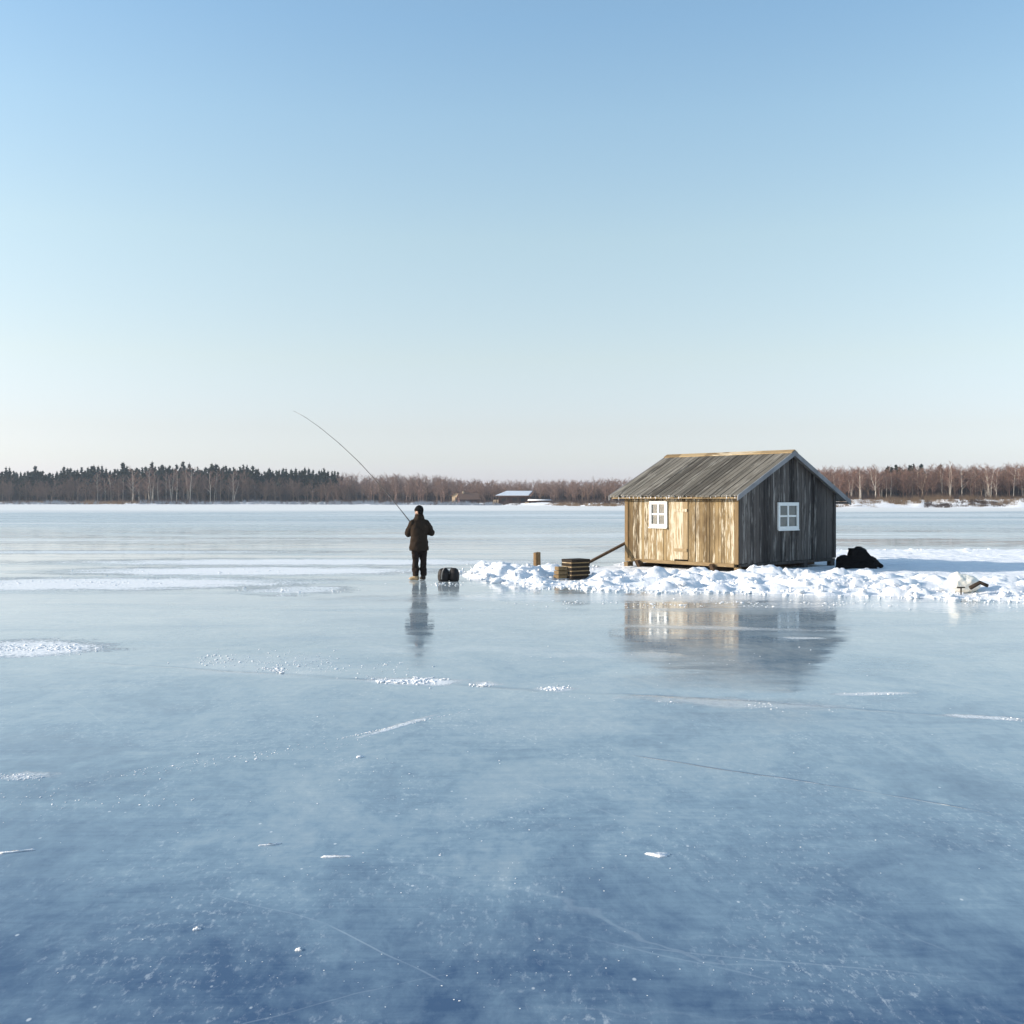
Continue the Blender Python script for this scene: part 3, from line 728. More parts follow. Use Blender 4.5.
# --- dry reeds and brush along the water's edge
M['reed'] = plain('dry_reed', (.33, .215, .13), .95, .4, .6, .05)
M['undergrowth'] = plain('dense_undergrowth', (.075, .062, .062), .95, .35, .4, .05)
M['brush'] = plain('dark_brush', (.13, .09, .075), .95, .35, .6, .05)
def brush(name, n, mat, spots, seed):
    r_ = random.Random(seed); V, T = [], []
    for i in range(n):
        px, wpx, o0, o1, h0, h1 = r_.choices(spots, [t_[1] for t_ in spots])[0]
        X, Y, Z = shore_pt(px + r_.uniform(-wpx, wpx), r_.uniform(o0, o1))
        hm_ = .3 + 1.1 * max(0, .5 + float(fbm3(np.array([[X * .17, Y * .25, seed]]), 3)[0])) if h1 < 3 else 1
        for q in range(26):
            a = r_.uniform(0, 6.28); l = r_.uniform(h0, h1) * hm_; sp = r_.gauss(0, .42) * min(l, 3); w_ = .028 + .02 * max(0, l - 2)
            p = (X + r_.gauss(0, .35), Y + r_.gauss(0, .35), Z); i0 = len(V)
            V += [(p[0] - w_, p[1], p[2]), (p[0] + w_, p[1], p[2]), (p[0] + sp * math.cos(a), p[1] + sp * math.sin(a), p[2] + l)]; T.append((i0, i0 + 1, i0 + 2))
    tag(link(name, raw_mesh(name, np.array(V), np.array(T), mat)), kind='stuff')
brush('dry_reeds', 900, M['reed'], [(104, 20, 1, 7, .8, 2.0), (125, 30, 5, 11, .8, 1.8), (60, 60, 6, 12, .5, 1.2), (585, 42, 1, 8, .6, 1.6), (620, 30, 1, 8, .6, 1.6), (850, 25, 2, 10, .5, 1.3), (930, 100, 7, 15, .5, 1.5), (1010, 50, 3, 14, .5, 1.3), (890, 40, 6, 15, .5, 1.6)], 8)
brush('bank_brush', 1500, M['brush'], [(40, 160, 2, 18, .8, 2.2), (250, 110, 2, 18, .8, 2.0), (430, 90, 2, 18, .8, 2.2), (938, 12, 2, 7, .5, 1.3), (975, 34, 3, 9, .4, 1.0), (940, 110, 11, 22, .8, 2.4), (580, 30, 6, 20, .8, 2.4), (700, 120, 4, 18, .8, 2.2)], 9)

M['shadebrush'] = plain('shade_blue_brush', (.36, .39, .44), .95, .35, .6, .05)  # bluish shade on the bank brush painted into its colour
brush('shade_blue_brush', 1100, M['shadebrush'], [(10, 90, 0, 9, .5, 1.7), (250, 110, 0, 9, .5, 1.7), (400, 70, 0, 9, .5, 1.7), (470, 30, 0, 6, .4, 1.2)], 14)
brush('wood_undergrowth', 1700, M['undergrowth'], [(90, 260, 20, 70, 3, 7), (90, 260, 40, 90, 4, 8), (500, 170, 28, 60, 2.5, 5), (500, 170, 40, 80, 3, 5), (980, 170, 18, 50, 2.5, 5), (980, 170, 30, 60, 3, 5)], 12)
# --- far buildings
M['redwall'] = plain('red_brown_boarding', (.075, .035, .030), .9, .3, 2)
M['brownroof'] = plain('rusty_brown_roof', (.17, .10, .07), .9, .3, 2)
M['paleboard'] = plain('pale_timber', (.50, .37, .24), .9, .3, 1)
M['dim'] = plain('unlit_opening', (.02, .02, .022), .6, .1, 2)
def at_d(px, d, z=0): return ((px - 512) / F * d, d, z)
# boathouse with the wide pale roof
M['shadesnow'] = plain('shade_blue_roof_snow', (.58, .63, .70), .8, .12, 1)  # snow on the boathouse roof, its bluish shade put into the colour
d = 402; o = empty('boathouse', at_d(513, d, .35), R(-6), 'far dark walled boathouse under a wide snowy roof painted shade blue, largest building on the shore', 'boathouse')
b = MB(); b.box(-5.2, 6.6, 0, 6, 0, 2.9); b.build('wall', M['redwall'], o)
for x0, x1, nm in ((-4.2, -2.8, 'window'), (-.2, 1.4, 'door'), (3.0, 4.4, 'window')):
    w_ = MB(); w_.box(x0, x1, -.06, -.005, .15 if nm == 'door' else 1.1, 2.2); w_.build(nm, M['dim'], o)
b = MB(); b.hexa([(-6.4, -1.8, 2.95), (7.0, -1.8, 2.95), (7.4, 6.6, 4.65), (-3.2, 6.6, 4.65)], [(-6.4, -1.8, 3.2), (7.0, -1.8, 3.2), (7.4, 6.6, 4.9), (-3.2, 6.6, 4.9)])
rf = b.build('roof', M['brownroof'], o)
b = MB(); b.hexa([(-6.3, -1.75, 3.204), (5.9, -1.75, 3.204), (6.6, 6.5, 4.9), (-3.1, 6.5, 4.9)], [(-6.2, -1.7, 3.36), (5.8, -1.7, 3.34), (6.5, 6.4, 5.02), (-3.0, 6.4, 5.02)])
b.build('shaded_roof_snow', M['shadesnow'], rf)
for px_ in (-5.9, -2.2, 2.0, 6.2):
    b = MB(); b.box(px_ - .12, px_ + .12, -1.6, -1.36, -.8, 2.95); b.build('post', M['bark'], o)
b = MB(); b.box(-7.2, -5.25, -.6, 1.5, -.3, 1.7); b.build('lean_to', M['paleboard'], o)
# low shed with snow on top
d = 392; o = empty('low_shed', at_d(540, d, .1), R(-3), 'low dark shed with a bright snow topped roof right of the boathouse', 'shed')
b = MB(); b.box(-4.0, 3.8, 0, 3, 0, 1.45); b.build('wall', M['redwall'], o)
b = MB(); b.box(-4.6, 4.4, -.5, 3.4, 1.45, 1.62); rf = b.build('roof', M['brownroof'], o)
b = MB(); b.hexa([(-4.5, -.45, 1.622), (4.3, -.45, 1.622), (4.3, 3.3, 1.622), (-4.5, 3.3, 1.622)], [(-4.2, -.3, 2.1), (4.0, -.3, 2.0), (4.0, 3.1, 2.05), (-4.2, 3.1, 2.15)]); b.build('roof_snow', M['snow'], rf, True)
b = MB(); b.box(-2.6, -1.4, -.05, -.005, .1, 1.2); b.build('door', M['dim'], o)
b = MB(); b.box(-5.4, -4.02, -.3, 1.2, -.1, 1.1); b.build('lean_to', M['paleboard'], o)
# brown house at the left
d = 424; o = empty('brown_house', at_d(469, d, .3), R(12), 'far dark brown house with a rusty gabled roof, between the tan shed and the boathouse', 'house')
b = MB(); b.box(-3.6, 3.8, 0, 5, 0, 2.0)
b.hexa([(-3.6, 0, 2), (-3.6, 5, 2), (-3.6, 2.5, 4)], [(-3.55, 0, 2), (-3.55, 5, 2), (-3.55, 2.5, 4)])
b.build('wall', M['redwall'], o)
b = MB(); b.hexa([(-4.2, -.7, 1.75), (4.4, -.7, 1.75), (4.0, 2.5, 4.15), (-3.8, 2.5, 4.15)], [(-4.2, -.7, 1.95), (4.4, -.7, 1.95), (4.0, 2.5, 4.35), (-3.8, 2.5, 4.35)])
b.hexa([(-3.8, 2.503, 4.15), (4.0, 2.503, 4.15), (4.4, 5.7, 1.75), (-4.2, 5.7, 1.75)], [(-3.8, 2.503, 4.35), (4.0, 2.503, 4.35), (4.4, 5.7, 1.95), (-4.2, 5.7, 1.95)])
rf = b.build('roof', M['brownroof'], o)
b = MB(); b.box(-2.2, -1.5, 2.2, 2.9, 4.1, 5.0); b.build('chimney', M['paleboard'], rf)
for x0 in (-2.4, .3, 2.2):
    b = MB(); b.box(x0, x0 + .9, -.05, -.005, .7, 1.5); b.build('window', M['dim'], o)
d = 438; o = empty('tan_shed', at_d(456.5, d, 1.3), R(-20), 'small tan timber shed with a pale gabled roof, leftmost of the shore buildings', 'shed')
b = MB(); b.box(-2.0, 2.0, 0, 3, -.6, 2.4); b.hexa([(-2, 0, 2.4), (2, 0, 2.4), (0, 0, 3.5)], [(-2, .1, 2.4), (2, .1, 2.4), (0, .1, 3.5)]); b.build('wall', M['paleboard'], o)
b = MB(); b.hexa([(-2.5, -.4, 2.15), (0, -.4, 3.55), (0, 3.4, 3.55), (-2.5, 3.4, 2.15)], [(-2.5, -.4, 2.35), (0, -.4, 3.75), (0, 3.4, 3.75), (-2.5, 3.4, 2.35)])
b.hexa([(.003, -.4, 3.55), (2.5, -.4, 2.15), (2.5, 3.4, 2.15), (.003, 3.4, 3.55)], [(.003, -.4, 3.75), (2.5, -.4, 2.35), (2.5, 3.4, 2.35), (.003, 3.4, 3.75)]); b.build('roof', M['brownroof'], o)
b = MB(); b.box(-.5, .5, -.05, -.005, -.2, 1.7); b.build('door', M['dim'], o)

# ------------------------------------------------------------------ hut
hut = empty('plank_hut', (HC[0], HC[1], 0), HUT_A, 'small weathered plank hut with a grey board roof standing on the snow', 'hut')
Z0, PITCH, RZ = .26, .475, 3.27     # wall foot, roof slope, ridge height (underside of boards)
XM = HW / 2
EF, EB, OG, OB = .30, .58, .20, .42   # eaves over long front, far side; gable overhangs
def roof_z(x): return RZ - PITCH * abs(x - XM)
rh = random.Random(3)
def planks(b, span, axis, pos, outward, ztop, openings, wmin=.085, wmax=.135, th=.024):
    """vertical planks along one wall; axis 'x' or 'y'; openings = (a0,a1,z0,z1)"""
    a = span[0]
    cuts = sorted({o_[0] for o_ in openings} | {o_[1] for o_ in openings})
    while a < span[1] - .02:
        w_ = rh.uniform(wmin, wmax); e = min(a + w_, span[1])
        for c_ in cuts:
            if a + .004 < c_ < e or (e < c_ < e + .05): e = c_
        if span[1] - e < .06: e = span[1]
        m_ = rh.uniform(0, .016); a0, a1 = a + .004, e - .004
        zs = [(Z0 + rh.uniform(-.015, .0), None)]
        for o_ in openings:
            if a >= o_[0] - .003 and e <= o_[1] + .003: zs = [(zs[0][0], o_[2]), (o_[3], None)] if o_[2] > Z0 + .05 else [(o_[3], None)]
        for lo_, hi_ in zs:
            t0 = hi_ if hi_ else ztop(a0); t1 = hi_ if hi_ else ztop(a1)
            if t0 - lo_ < .02: continue
            p0, p1 = pos, pos + outward * (th + m_)
            def V(a_, p_, z_): return (a_, p_, z_) if axis == 'x' else (p_, a_, z_)
            peak = XM if (axis == 'x' and not hi_ and a0 < XM < a1) else None
            if peak is None:
                b.hexa([V(a0, p0, lo_), V(a1, p0, lo_), V(a1, p1, lo_), V(a0, p1, lo_)], [V(a0, p0, t0), V(a1, p0, t1), V(a1, p1, t1), V(a0, p1, t0)])
            else:
                for q0, q1 in ((a0, XM), (XM, a1)):
                    b.hexa([V(q0, p0, lo_), V(q1, p0, lo_), V(q1, p1, lo_), V(q0, p1, lo_)], [V(q0, p0, ztop(q0)), V(q1, p0, ztop(q1)), V(q1, p1, ztop(q1)), V(q0, p1, ztop(q0))])
        a = e
FW = (2.42, 2.99, 1.22, 1.87)       # front window: along y, z
DOOR = (1.65, 2.13, .30, 1.90)
GW = (1.77, 2.68, 1.17, 1.83)       # gable window: along x, z
wz = roof_z(0) - .03
b = MB(); planks(b, (.0, HL), 'y', 0, -1, lambda a: wz, [FW, DOOR])
# inner lining with real openings
for y0, y1, z0, z1 in ((.0, 1.65, Z0, wz), (1.65, 2.13, 1.9, wz), (2.13, FW[0], Z0, wz), (FW[0], FW[1], Z0, FW[2]), (FW[0], FW[1], FW[3], wz), (FW[1], HL, Z0, wz)):
    b.box(.002, .03, y0, y1, z0, z1)
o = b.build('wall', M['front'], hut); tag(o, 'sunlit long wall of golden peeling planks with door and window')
gz = lambda a: roof_z(a) - .03
b = MB(); planks(b, (-.0, HW), 'x', 0, -1, gz, [GW], .10, .16)
for x0, x1, z0, z1 in ((.034, GW[0], Z0, 2.1), (GW[0], GW[1], Z0, GW[2]), (GW[0], GW[1], GW[3], 2.1), (GW[1], HW - .04, Z0, 2.1)):
    b.box(x0, x1, .002, .03, z0, z1)
b.hexa([(.034, .002, 2.1), (HW - .04, .002, 2.1), (XM, .002, 3.15)], [(.034, .03, 2.1), (HW - .04, .03, 2.1), (XM, .03, 3.15)])
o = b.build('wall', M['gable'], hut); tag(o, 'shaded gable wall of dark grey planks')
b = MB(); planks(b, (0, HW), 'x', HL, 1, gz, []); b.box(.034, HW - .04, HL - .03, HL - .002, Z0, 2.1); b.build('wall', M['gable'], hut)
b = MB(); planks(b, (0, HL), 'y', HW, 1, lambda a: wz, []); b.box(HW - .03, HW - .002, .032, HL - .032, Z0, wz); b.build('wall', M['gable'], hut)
b = MB(); b.box(.03, HW - .03, .032, HL - .032, Z0 - .04, Z0 - .002); b.build('floor', M['under'], hut)
# corner boards
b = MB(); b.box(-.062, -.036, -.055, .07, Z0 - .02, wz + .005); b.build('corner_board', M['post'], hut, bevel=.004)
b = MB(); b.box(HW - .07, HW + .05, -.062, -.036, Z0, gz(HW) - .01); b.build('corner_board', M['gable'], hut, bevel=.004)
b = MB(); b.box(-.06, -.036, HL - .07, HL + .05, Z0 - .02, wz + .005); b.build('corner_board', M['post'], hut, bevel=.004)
# door: pale boards a little proud of the opening
b = MB(); yy0 = DOOR[0]
for i in range(3):
    y1 = DOOR[0] + (DOOR[1] - DOOR[0]) * (i + 1) / 3; b.box(-.050 - .003 * (i % 2), .0, yy0 + .003, y1 - .003, DOOR[2], DOOR[3] - .004); yy0 = y1
dr = b.build('door', M['doorwood'], hut); tag(dr, 'narrow pale board door')
b = MB(); b.box(-.072, -.0545, DOOR[0] + .02, DOOR[1] - .02, .52, .60); b.box(-.072, -.0545, DOOR[0] + .02, DOOR[1] - .02, 1.62, 1.70); b.build('ledge', M['doorwood'], dr)
def window(a0, a1, z0, z1, axis, pos):
    """white frame with four panes; outward is towards smaller pos"""
    def bx(b, p0, p1, q0, q1, r0, r1):
        if axis == 'y': b.box(p0, p1, q0, q1, r0, r1)
        else: b.box(q0, q1, p0, p1, r0, r1)
    b = MB(); t = .085
    bx(b, pos - .065, pos - .0, a0 - .04, a1 + .04, z1 - t + .04, z1 + .05); bx(b, pos - .065, pos - .0, a0 - .04, a1 + .04, z0 - .05, z0 + t - .04)
    bx(b, pos - .065, pos - .0, a0 - .04, a0 + t - .04, z0 + t - .04, z1 - t + .04); bx(b, pos - .065, pos - .0, a1 - t + .04, a1 + .04, z0 + t - .04, z1 - t + .04)
    w_ = b.build('window', M['white'], hut, bevel=.004); w_.name = 'window'
    b = MB(); c_ = (a0 + a1) / 2; m_ = (z0 + z1) / 2; hw = .032 if axis == 'x' else .028
    bx(b, pos - .045, pos - .012, c_ - hw, c_ + hw, z0 + .045, z1 - .045); bx(b, pos - .043, pos - .014, a0 + .045, c_ - hw, m_ - .024, m_ + .024); bx(b, pos - .043, pos - .014, c_ + hw, a1 - .045, m_ - .024, m_ + .024)
    b.build('glazing_bar', M['white'], w_)
    b = MB(); bx(b, pos - .028, pos - .022, a0 + .04, c_ - .001, z0 + .04, z1 - .04); bx(b, pos - .028, pos - .022, c_ + .001, a1 - .04, z0 + .04, z1 - .04); b.build('pane', M['glass'], w_)
    b = MB(); bx(b, pos - .08, pos - .0655, a0 - .05, a1 + .05, z0 - .075, z0 - .045); b.build('sill', M['white'], w_, bevel=.003)
    return w_
tag(window(*FW, 'y', -.012), 'white framed four pane window in the sunlit wall')
tag(window(*GW, 'x', -.014), 'white framed four pane window in the shaded gable')
# roof boards running down each slope
def slope(sign, eave):
    b = MB(); y_ = -OG; x_e = XM + sign * (XM + eave)
    while y_ < HL + OB - .02:
        w_ = rh.uniform(.155, .195); e = min(y_ + w_, HL + OB)
        if HL + OB - e < .07: e = HL + OB
        up = rh.uniform(0, .014); xe = x_e + sign * rh.uniform(-.03, .03); th = .034
        z_r, z_e = RZ + up, RZ + up - PITCH * abs(xe - XM)
        x_r = XM + sign * .012
        q0, q1 = y_ + .011, e - .011
        pts = [(x_r, q0), (xe, q0), (xe, q1), (x_r, q1)]
        sag = lambda xx_: -.02 * math.sin(math.pi * abs(xx_ - XM) / abs(xe - XM))
        b.hexa([(p[0], p[1], RZ + up - PITCH * abs(p[0] - XM)) for p in pts], [(p[0], p[1], RZ + up + th - PITCH * abs(p[0] - XM)) for p in pts])
        y_ = e
    # boarding underneath so no light comes through
    x_r = XM + sign * .012; xe = x_e - sign * .07
    pts = [(x_r, -OG + .02), (xe, -OG + .02), (xe, HL + OB - .02), (x_r, HL + OB - .02)]
    b.hexa([(p[0], p[1], RZ - .028 - PITCH * abs(p[0] - XM)) for p in pts], [(p[0], p[1], RZ - .003 - PITCH * abs(p[0] - XM)) for p in pts])
    return b
r1 = slope(-1, EF).build('roof', M['roof'], hut); tag(r1, 'sunlit roof slope of grey boards')
r2 = slope(1, EB).build('roof', M['roof'], hut)
b = MB()
yc = -OG - .02; ribs = []
while yc < HL + OB + .02:
    ye = min(yc + rh.uniform(.9, 1.5), HL + OB + .02); dz = rh.uniform(0, .006)
    b.hexa([(XM - .15, yc, RZ - .03 + dz), (XM - .0, yc, RZ + .043 + dz), (XM - .0, ye - .006, RZ + .043 + dz), (XM - .15, ye - .006, RZ - .03 + dz)], [(XM - .15, yc, RZ - .0 + dz), (XM - .0, yc, RZ + .075 + dz), (XM - .0, ye - .006, RZ + .075 + dz), (XM - .15, ye - .006, RZ - .0 + dz)])
    b.hexa([(XM + .002, yc, RZ + .043 + dz), (XM + .15, yc, RZ - .03 + dz), (XM + .15, ye - .006, RZ - .03 + dz), (XM + .002, ye - .006, RZ + .043 + dz)], [(XM + .002, yc, RZ + .075 + dz), (XM + .15, yc, RZ + .0 + dz), (XM + .15, ye - .006, RZ + .0 + dz), (XM + .002, ye - .006, RZ + .075 + dz)])
    yc = ye
b.build('ridge_cap', M['trim'], hut)
for sign, eave in ((-1, EF), (1, EB)):      # barge boards on both gables
    for yb0, yb1 in ((-OG - .032, -OG - .004), (HL + OB + .004, HL + OB + .03)):
        xe = XM + sign * (XM + eave + .015); x_r = XM + sign * .001
        b = MB(); pr_ = [(x_r, RZ + .045), (xe, RZ + .045 - PITCH * abs(xe - XM)), (xe, RZ - .095 - PITCH * abs(xe - XM)), (x_r, RZ - .095)]
        b.hexa([(p[0], yb0, p[1]) for p in pr_], [(p[0], yb1, p[1]) for p in pr_]); b.build('barge_board', M['barge'], hut)
xe = -EF; ez = RZ - PITCH * (XM + EF)
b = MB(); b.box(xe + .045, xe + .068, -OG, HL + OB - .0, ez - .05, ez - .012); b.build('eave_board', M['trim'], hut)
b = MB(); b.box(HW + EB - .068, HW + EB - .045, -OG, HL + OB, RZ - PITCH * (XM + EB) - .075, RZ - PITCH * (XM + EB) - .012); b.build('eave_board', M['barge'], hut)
# hoar frost and stubby icicles along the sunny eave
b = MB(); yc = -OG
while yc < HL + OB:
    l = max(.012, random.gauss(.03, .025)); r_ = random.uniform(.008, .016)
    b.tube([(xe + random.uniform(-.02, .02), yc, ez + .004), (xe + random.uniform(-.02, .02), yc + random.uniform(-.01, .01), ez - l)], [r_, .003], 5)
    if random.random() < .5: b.ball((xe + random.uniform(-.03, .01), yc, ez + .03), random.uniform(.006, .014), random.uniform(.01, .03), .006, sub=1)
    yc += random.uniform(.04, .2)
b.build('icicle_fringe', M['snow'], hut, True)
# footing: sill beams, sledge runners, blocks
b = MB(); b.box(-.075, .05, .08, HL - .35, .16, .255); b.build('sill_beam', M['trim'], hut, bevel=.006)
b = MB(); b.box(-.07, .045, HL - .33, HL + .04, .17, .265); b.build('sill_beam', M['trim'], hut, bevel=.006)
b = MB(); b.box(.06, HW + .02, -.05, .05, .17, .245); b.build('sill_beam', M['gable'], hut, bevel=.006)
for yk in (HL - .52, .75):
    b = MB(); pr_ = [(-.22, .20), (-.10, .02), (HW + .1, .02), (HW + .1, .13), (.07, .13), (-.12, .235)]
    b.hexa([(p[0], yk - .06, p[1]) for p in pr_], [(p[0], yk + .06, p[1]) for p in pr_]); b.build('runner', M['pole'], hut, bevel=.006)
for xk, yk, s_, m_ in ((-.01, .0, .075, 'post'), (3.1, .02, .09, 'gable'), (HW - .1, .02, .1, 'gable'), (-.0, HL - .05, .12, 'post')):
    b = MB(); b.box(xk - s_, xk + s_, yk - .07, yk + .07, -.02, .168 if xk > .5 else .158); b.build('foot_block', M[m_], hut, bevel=.008)

# ------------------------------------------------------------------ things round the hut
# leaning bar between the board stack and the hut's far gable
a0 = Vector(world_at(582, 566, 31.2)); a1 = Vector(hut_world(.12, HL + .075, .73))
b = MB(); dv = (a1 - a0).normalized(); sd = dv.cross(Vector((0, 0, 1))).normalized() * .05; upv = sd.cross(dv).normalized() * .032
b.hexa([a0 - sd - upv, a0 + sd - upv, a0 + sd + upv, a0 - sd + upv], [a1 - sd - upv, a1 + sd - upv, a1 + sd + upv, a1 - sd + upv])
tag(b.build('leaning_plank', M['pole'], None, bevel=.006), 'long brown plank slanting from the snow up against the end of the hut', 'plank')
# board stack
SX, SY = world_at(574, 577, 26.6)[:2]; sz = snow_h(SX, SY)
names = ['lowest', 'second lowest', 'middle', 'second highest', 'topmost']
zb = max(.02, H - (578 - HOR) * 26.6 / F)
for i in range(5):
    b = MB(); L_ = rh.uniform(.52, .55) / 2; W_ = rh.uniform(.215, .23); t_ = .078
    b.box(-L_, L_, -W_, W_, 0, t_ * .9); 
    o = b.build('dark_board', M['darkwood'], None, bevel=.004)
    o.location = (SX + .04 + rh.uniform(-.012, .012), SY + rh.uniform(-.012, .012), zb + i * .098); o.rotation_euler = (0, rh.uniform(-.01, .01), R(30) + rh.uniform(-.025, .025))
    if i < 4:
        b = MB(); b.box(-L_ + .01, L_ - .02, -W_ + .01, -W_ + .05, t_ * .9 + .001, .097); b.box(-L_ + .01, -L_ + .06, -W_ + .052, W_ - .02, t_ * .9 + .001, .097); b.build('spacer', M['post'], o)
    tag(o, 'thick dark board, %s of the stack left of the hut' % names[i], 'board', 'dark boards stacked in the snow left of the hut')
for i in range(3):  # sunlit left ends of the stack, made as separate paler blocks
    b = MB(); b.box(-.13, .13, -.12, .12, 0, .085); o = b.build('sunlit_board_end', M['post'], None, bevel=.004)
    o.location = (SX - .33 + i * .012, SY - .10, zb + .0 + i * .098); o.rotation_euler = (0, 0, R(24) + rh.uniform(-.08, .08))
    tag(o, 'short board end painted pale as the sunlit side of the dark board stack, %s one' % ('lowest', 'middle', 'top')[i], 'board', 'board ends painted pale as the sunlit stack side')
# stake
X, Y, Z = world_at(537, 563, 29.0)
b = MB(); b.hexa([(-.085, -.06, -.3), (.085, -.06, -.3), (.085, .06, -.3), (-.085, .06, -.3)], [(-.08, -.055, .27), (.08, -.055, .285), (.08, .055, .29), (-.08, .055, .275)])
o = b.build('stake', M['tanwood'], None, bevel=.008); o.location = (X, Y, Z); o.rotation_euler = (R(2), R(-2), R(40))
tag(o, 'short square wooden stake sticking out of the snow left of the board stack', 'stake')
# black tarpaulin bundle
k = NT('black_tarpaulin'); k.base((.006, .0055, .006)); k.rough(.8); k.spec(.1); k.bump(k.noise(k.obj, 6, 4), .4, .03); M['tarp'] = k.m
X, Y, _ = world_at(857.5, 566, 31.0)
b = MB(); b.hexa([(-.58, -.3, -.05), (.50, -.34, -.05), (.52, .34, -.05), (-.58, .3, -.05)], [(-.55, -.2, .30), (.36, -.24, .30), (.36, .24, .30), (-.55, .2, .30)])
b.hexa([(-.28, -.3, .2), (.42, -.32, .2), (.42, .32, .2), (-.28, .3, .2)], [(-.22, -.2, .56), (.20, -.2, .55), (.20, .2, .55), (-.22, .2, .56)])
b.ball((.05, 0, .42), .26, .3, .17); b.ball((-.42, -.03, .2), .2, .3, .16); b.ball((.40, 0, .12), .22, .3, .2)
b.tube([(.45, -.1, .22), (.70, -.16, .0)], [.12, .06], 8)
o = b.build('tarpaulin_bundle', M['tarp']); remesh(o, .02, 9, .5, .06, .2); o.location = (X, Y, .05); o.scale = (.93, .93, .95)
tag(o, 'humped black tarpaulin bundle lying in the snow at the right corner of the hut', 'tarpaulin')
# cream sack with a dark stick
M['sack'] = plain('cream_canvas', (.84, .80, .71), .9, .12, 14, .1, bump=.3)
X, Y, _ = world_at(963, 581, 22.6)
b = MB(); b.ball((0, 0, .12), .31, .24, .18); b.ball((-.11, .02, .19), .19, .2, .15); b.ball((.17, 0, .09), .17, .19, .13); b.ball((.03, 0, .22), .19, .17, .10)
o = b.build('cream_sack', M['sack']); remesh(o, .02, 5, .5, .06, .18); sk_z = H - (589 - HOR) * 22.6 / F; o.location = (X, Y, sk_z)
tag(o, 'rounded cream canvas sack half sunk in the snow near the right edge', 'sack')
b = MB(); p0 = Vector(world_at(970, 588, 22.2)); p1 = Vector(world_at(980, 582.5, 22.2)); p2 = Vector(world_at(988, 586, 22.1)); b.tube([p0, p1, p2], [.045, .04, .035], 8)
tag(b.build('bent_stick', M['darkwood'], None, True), 'dark bent stick poking out of the snow right of the cream sack', 'stick')
b = MB(); p0 = Vector(world_at(961, 587.5, 22.2)); b.box(-.075, .075, -.025, .025, -.012, .012); b.box(-.012, .012, -.012, .012, -.16, -.013)
o = b.build('dark_peg', M['darkwood'], None, bevel=.004); o.location = p0; tag(o, 'small dark peg with a cross bar below the cream sack', 'peg')

# ------------------------------------------------------------------ angler
AX, AY = (419 - 512) / F * 26.75, 26.75
man = empty('person', (AX, AY, 0), 0, 'person in dark brown coat and black woollen hat, fishing with back half turned', 'person')
Fd = Vector((-.45, .89, 0)).normalized(); Rt = Vector((Fd.y, -Fd.x, 0))
M['skin'] = plain('skin', (.62, .40, .29), .55, .06, 10)
M['coat'] = plain('dark_brown_coat', (.036, .0255, .019), .95, .25, 6, .03, bump=.35)
M['trousers'] = plain('brown_black_trousers', (.028, .020, .017), .95, .25, 6, .03, bump=.25)
M['hat'] = plain('black_wool', (.010, .009, .009), .95, .2, 60, .1, bump=.3)
M['boot'] = plain('dark_boot', (.045, .030, .020), .6, .2, 10, .3)
M['sunboot'] = plain('sunlit_boot_leather', (.30, .22, .13), .7, .2, 10, .2)  # same pair as the dark boot; sun on it painted in as tan
V3 = Vector
shL, shR = V3((-.155, -.075, 1.39)), V3((.165, .08, 1.39))
elL, elR = V3((-.268, .03, 1.13)), V3((.292, .13, 1.15))
hdL, hdR = V3((-.155, .29, 1.325)), V3((-.005, .33, 1.14))
hipL, hipR = V3((-.085, -.04, .92)), V3((.10, .04, .92))
knL, knR = V3((-.085, .0, .50)), V3((.105, .06, .50))
anL, anR = V3((-.075, -.05, .09)), V3((.10, .02, .09))
hc = V3((-.01, .02, 1.655))
Hd = Vector((-.88, .47, 0)).normalized(); Hr = Vector((Hd.y, -Hd.x, 0))     # the head looks to the left
def ring(c, right, fwd, rx, ry, n=20): return [c + right * (rx * math.cos(2 * math.pi * i / n)) + fwd * (ry * math.sin(2 * math.pi * i / n)) for i in range(n)]
# rod line through both hands
rodpx = [(411, 523, 27.0), (400, 509, 27.15), (380, 485, 27.4), (360, 463, 27.65), (340, 444, 27.9), (320, 427.5, 28.15), (305, 417, 28.3), (294, 411, 28.4)]
rp_ = [Vector(world_at(*p)) for p in rodpx]
man_o = Vector((AX, AY, 0))
hl = hdL + man_o; hr = hdR + man_o
butt = hr + (hr - hl).normalized() * .14
# body
b = MB()
T = lambda p, q, r0, r1, n=12: b.tube([p, (p + q) / 2, q], [r0, (r0 + r1) / 2, r1], n)
b.loft([ring(V3((0, 0, z_)), Rt, Fd, rx, ry) for z_, rx, ry in ((.86, .15, .11), (.95, .165, .12), (1.08, .145, .11), (1.25, .165, .12), (1.40, .17, .115), (1.48, .10, .08), (1.52, .06, .06))])
T(V3((0, .0, 1.46)), hc - V3((0, 0, .08)), .058, .055)
for s_, e_, h_ in ((shL, elL, hdL), (shR, elR, hdR)):
    b.ball(s_, .06); T(s_, e_, .052, .042); b.ball(e_, .042); wr = h_ + (e_ - h_).normalized() * .07; T(e_, wr, .042, .028)
for p, q, r_ in ((hipL, knL, anL), (hipR, knR, anR)):
    b.ball(p, .09); T(p, q, .085, .058); b.ball(q, .057); T(q, r_, .055, .036)
for a_, d_ in ((anL, V3((-.95, .3, 0)).normalized()), (anR, Fd)):
    b.ball(a_, .04); b.loft([ring(a_ + d_ * u_ + V3((0, 0, zc - .09)), d_.cross(V3((0, 0, 1))), V3((0, 0, 1)), rx, rz, 12) for u_, zc, rx, rz in ((-.06, .05, .03, .035), (.0, .055, .036, .045), (.1, .045, .042, .03), (.17, .035, .03, .018))])
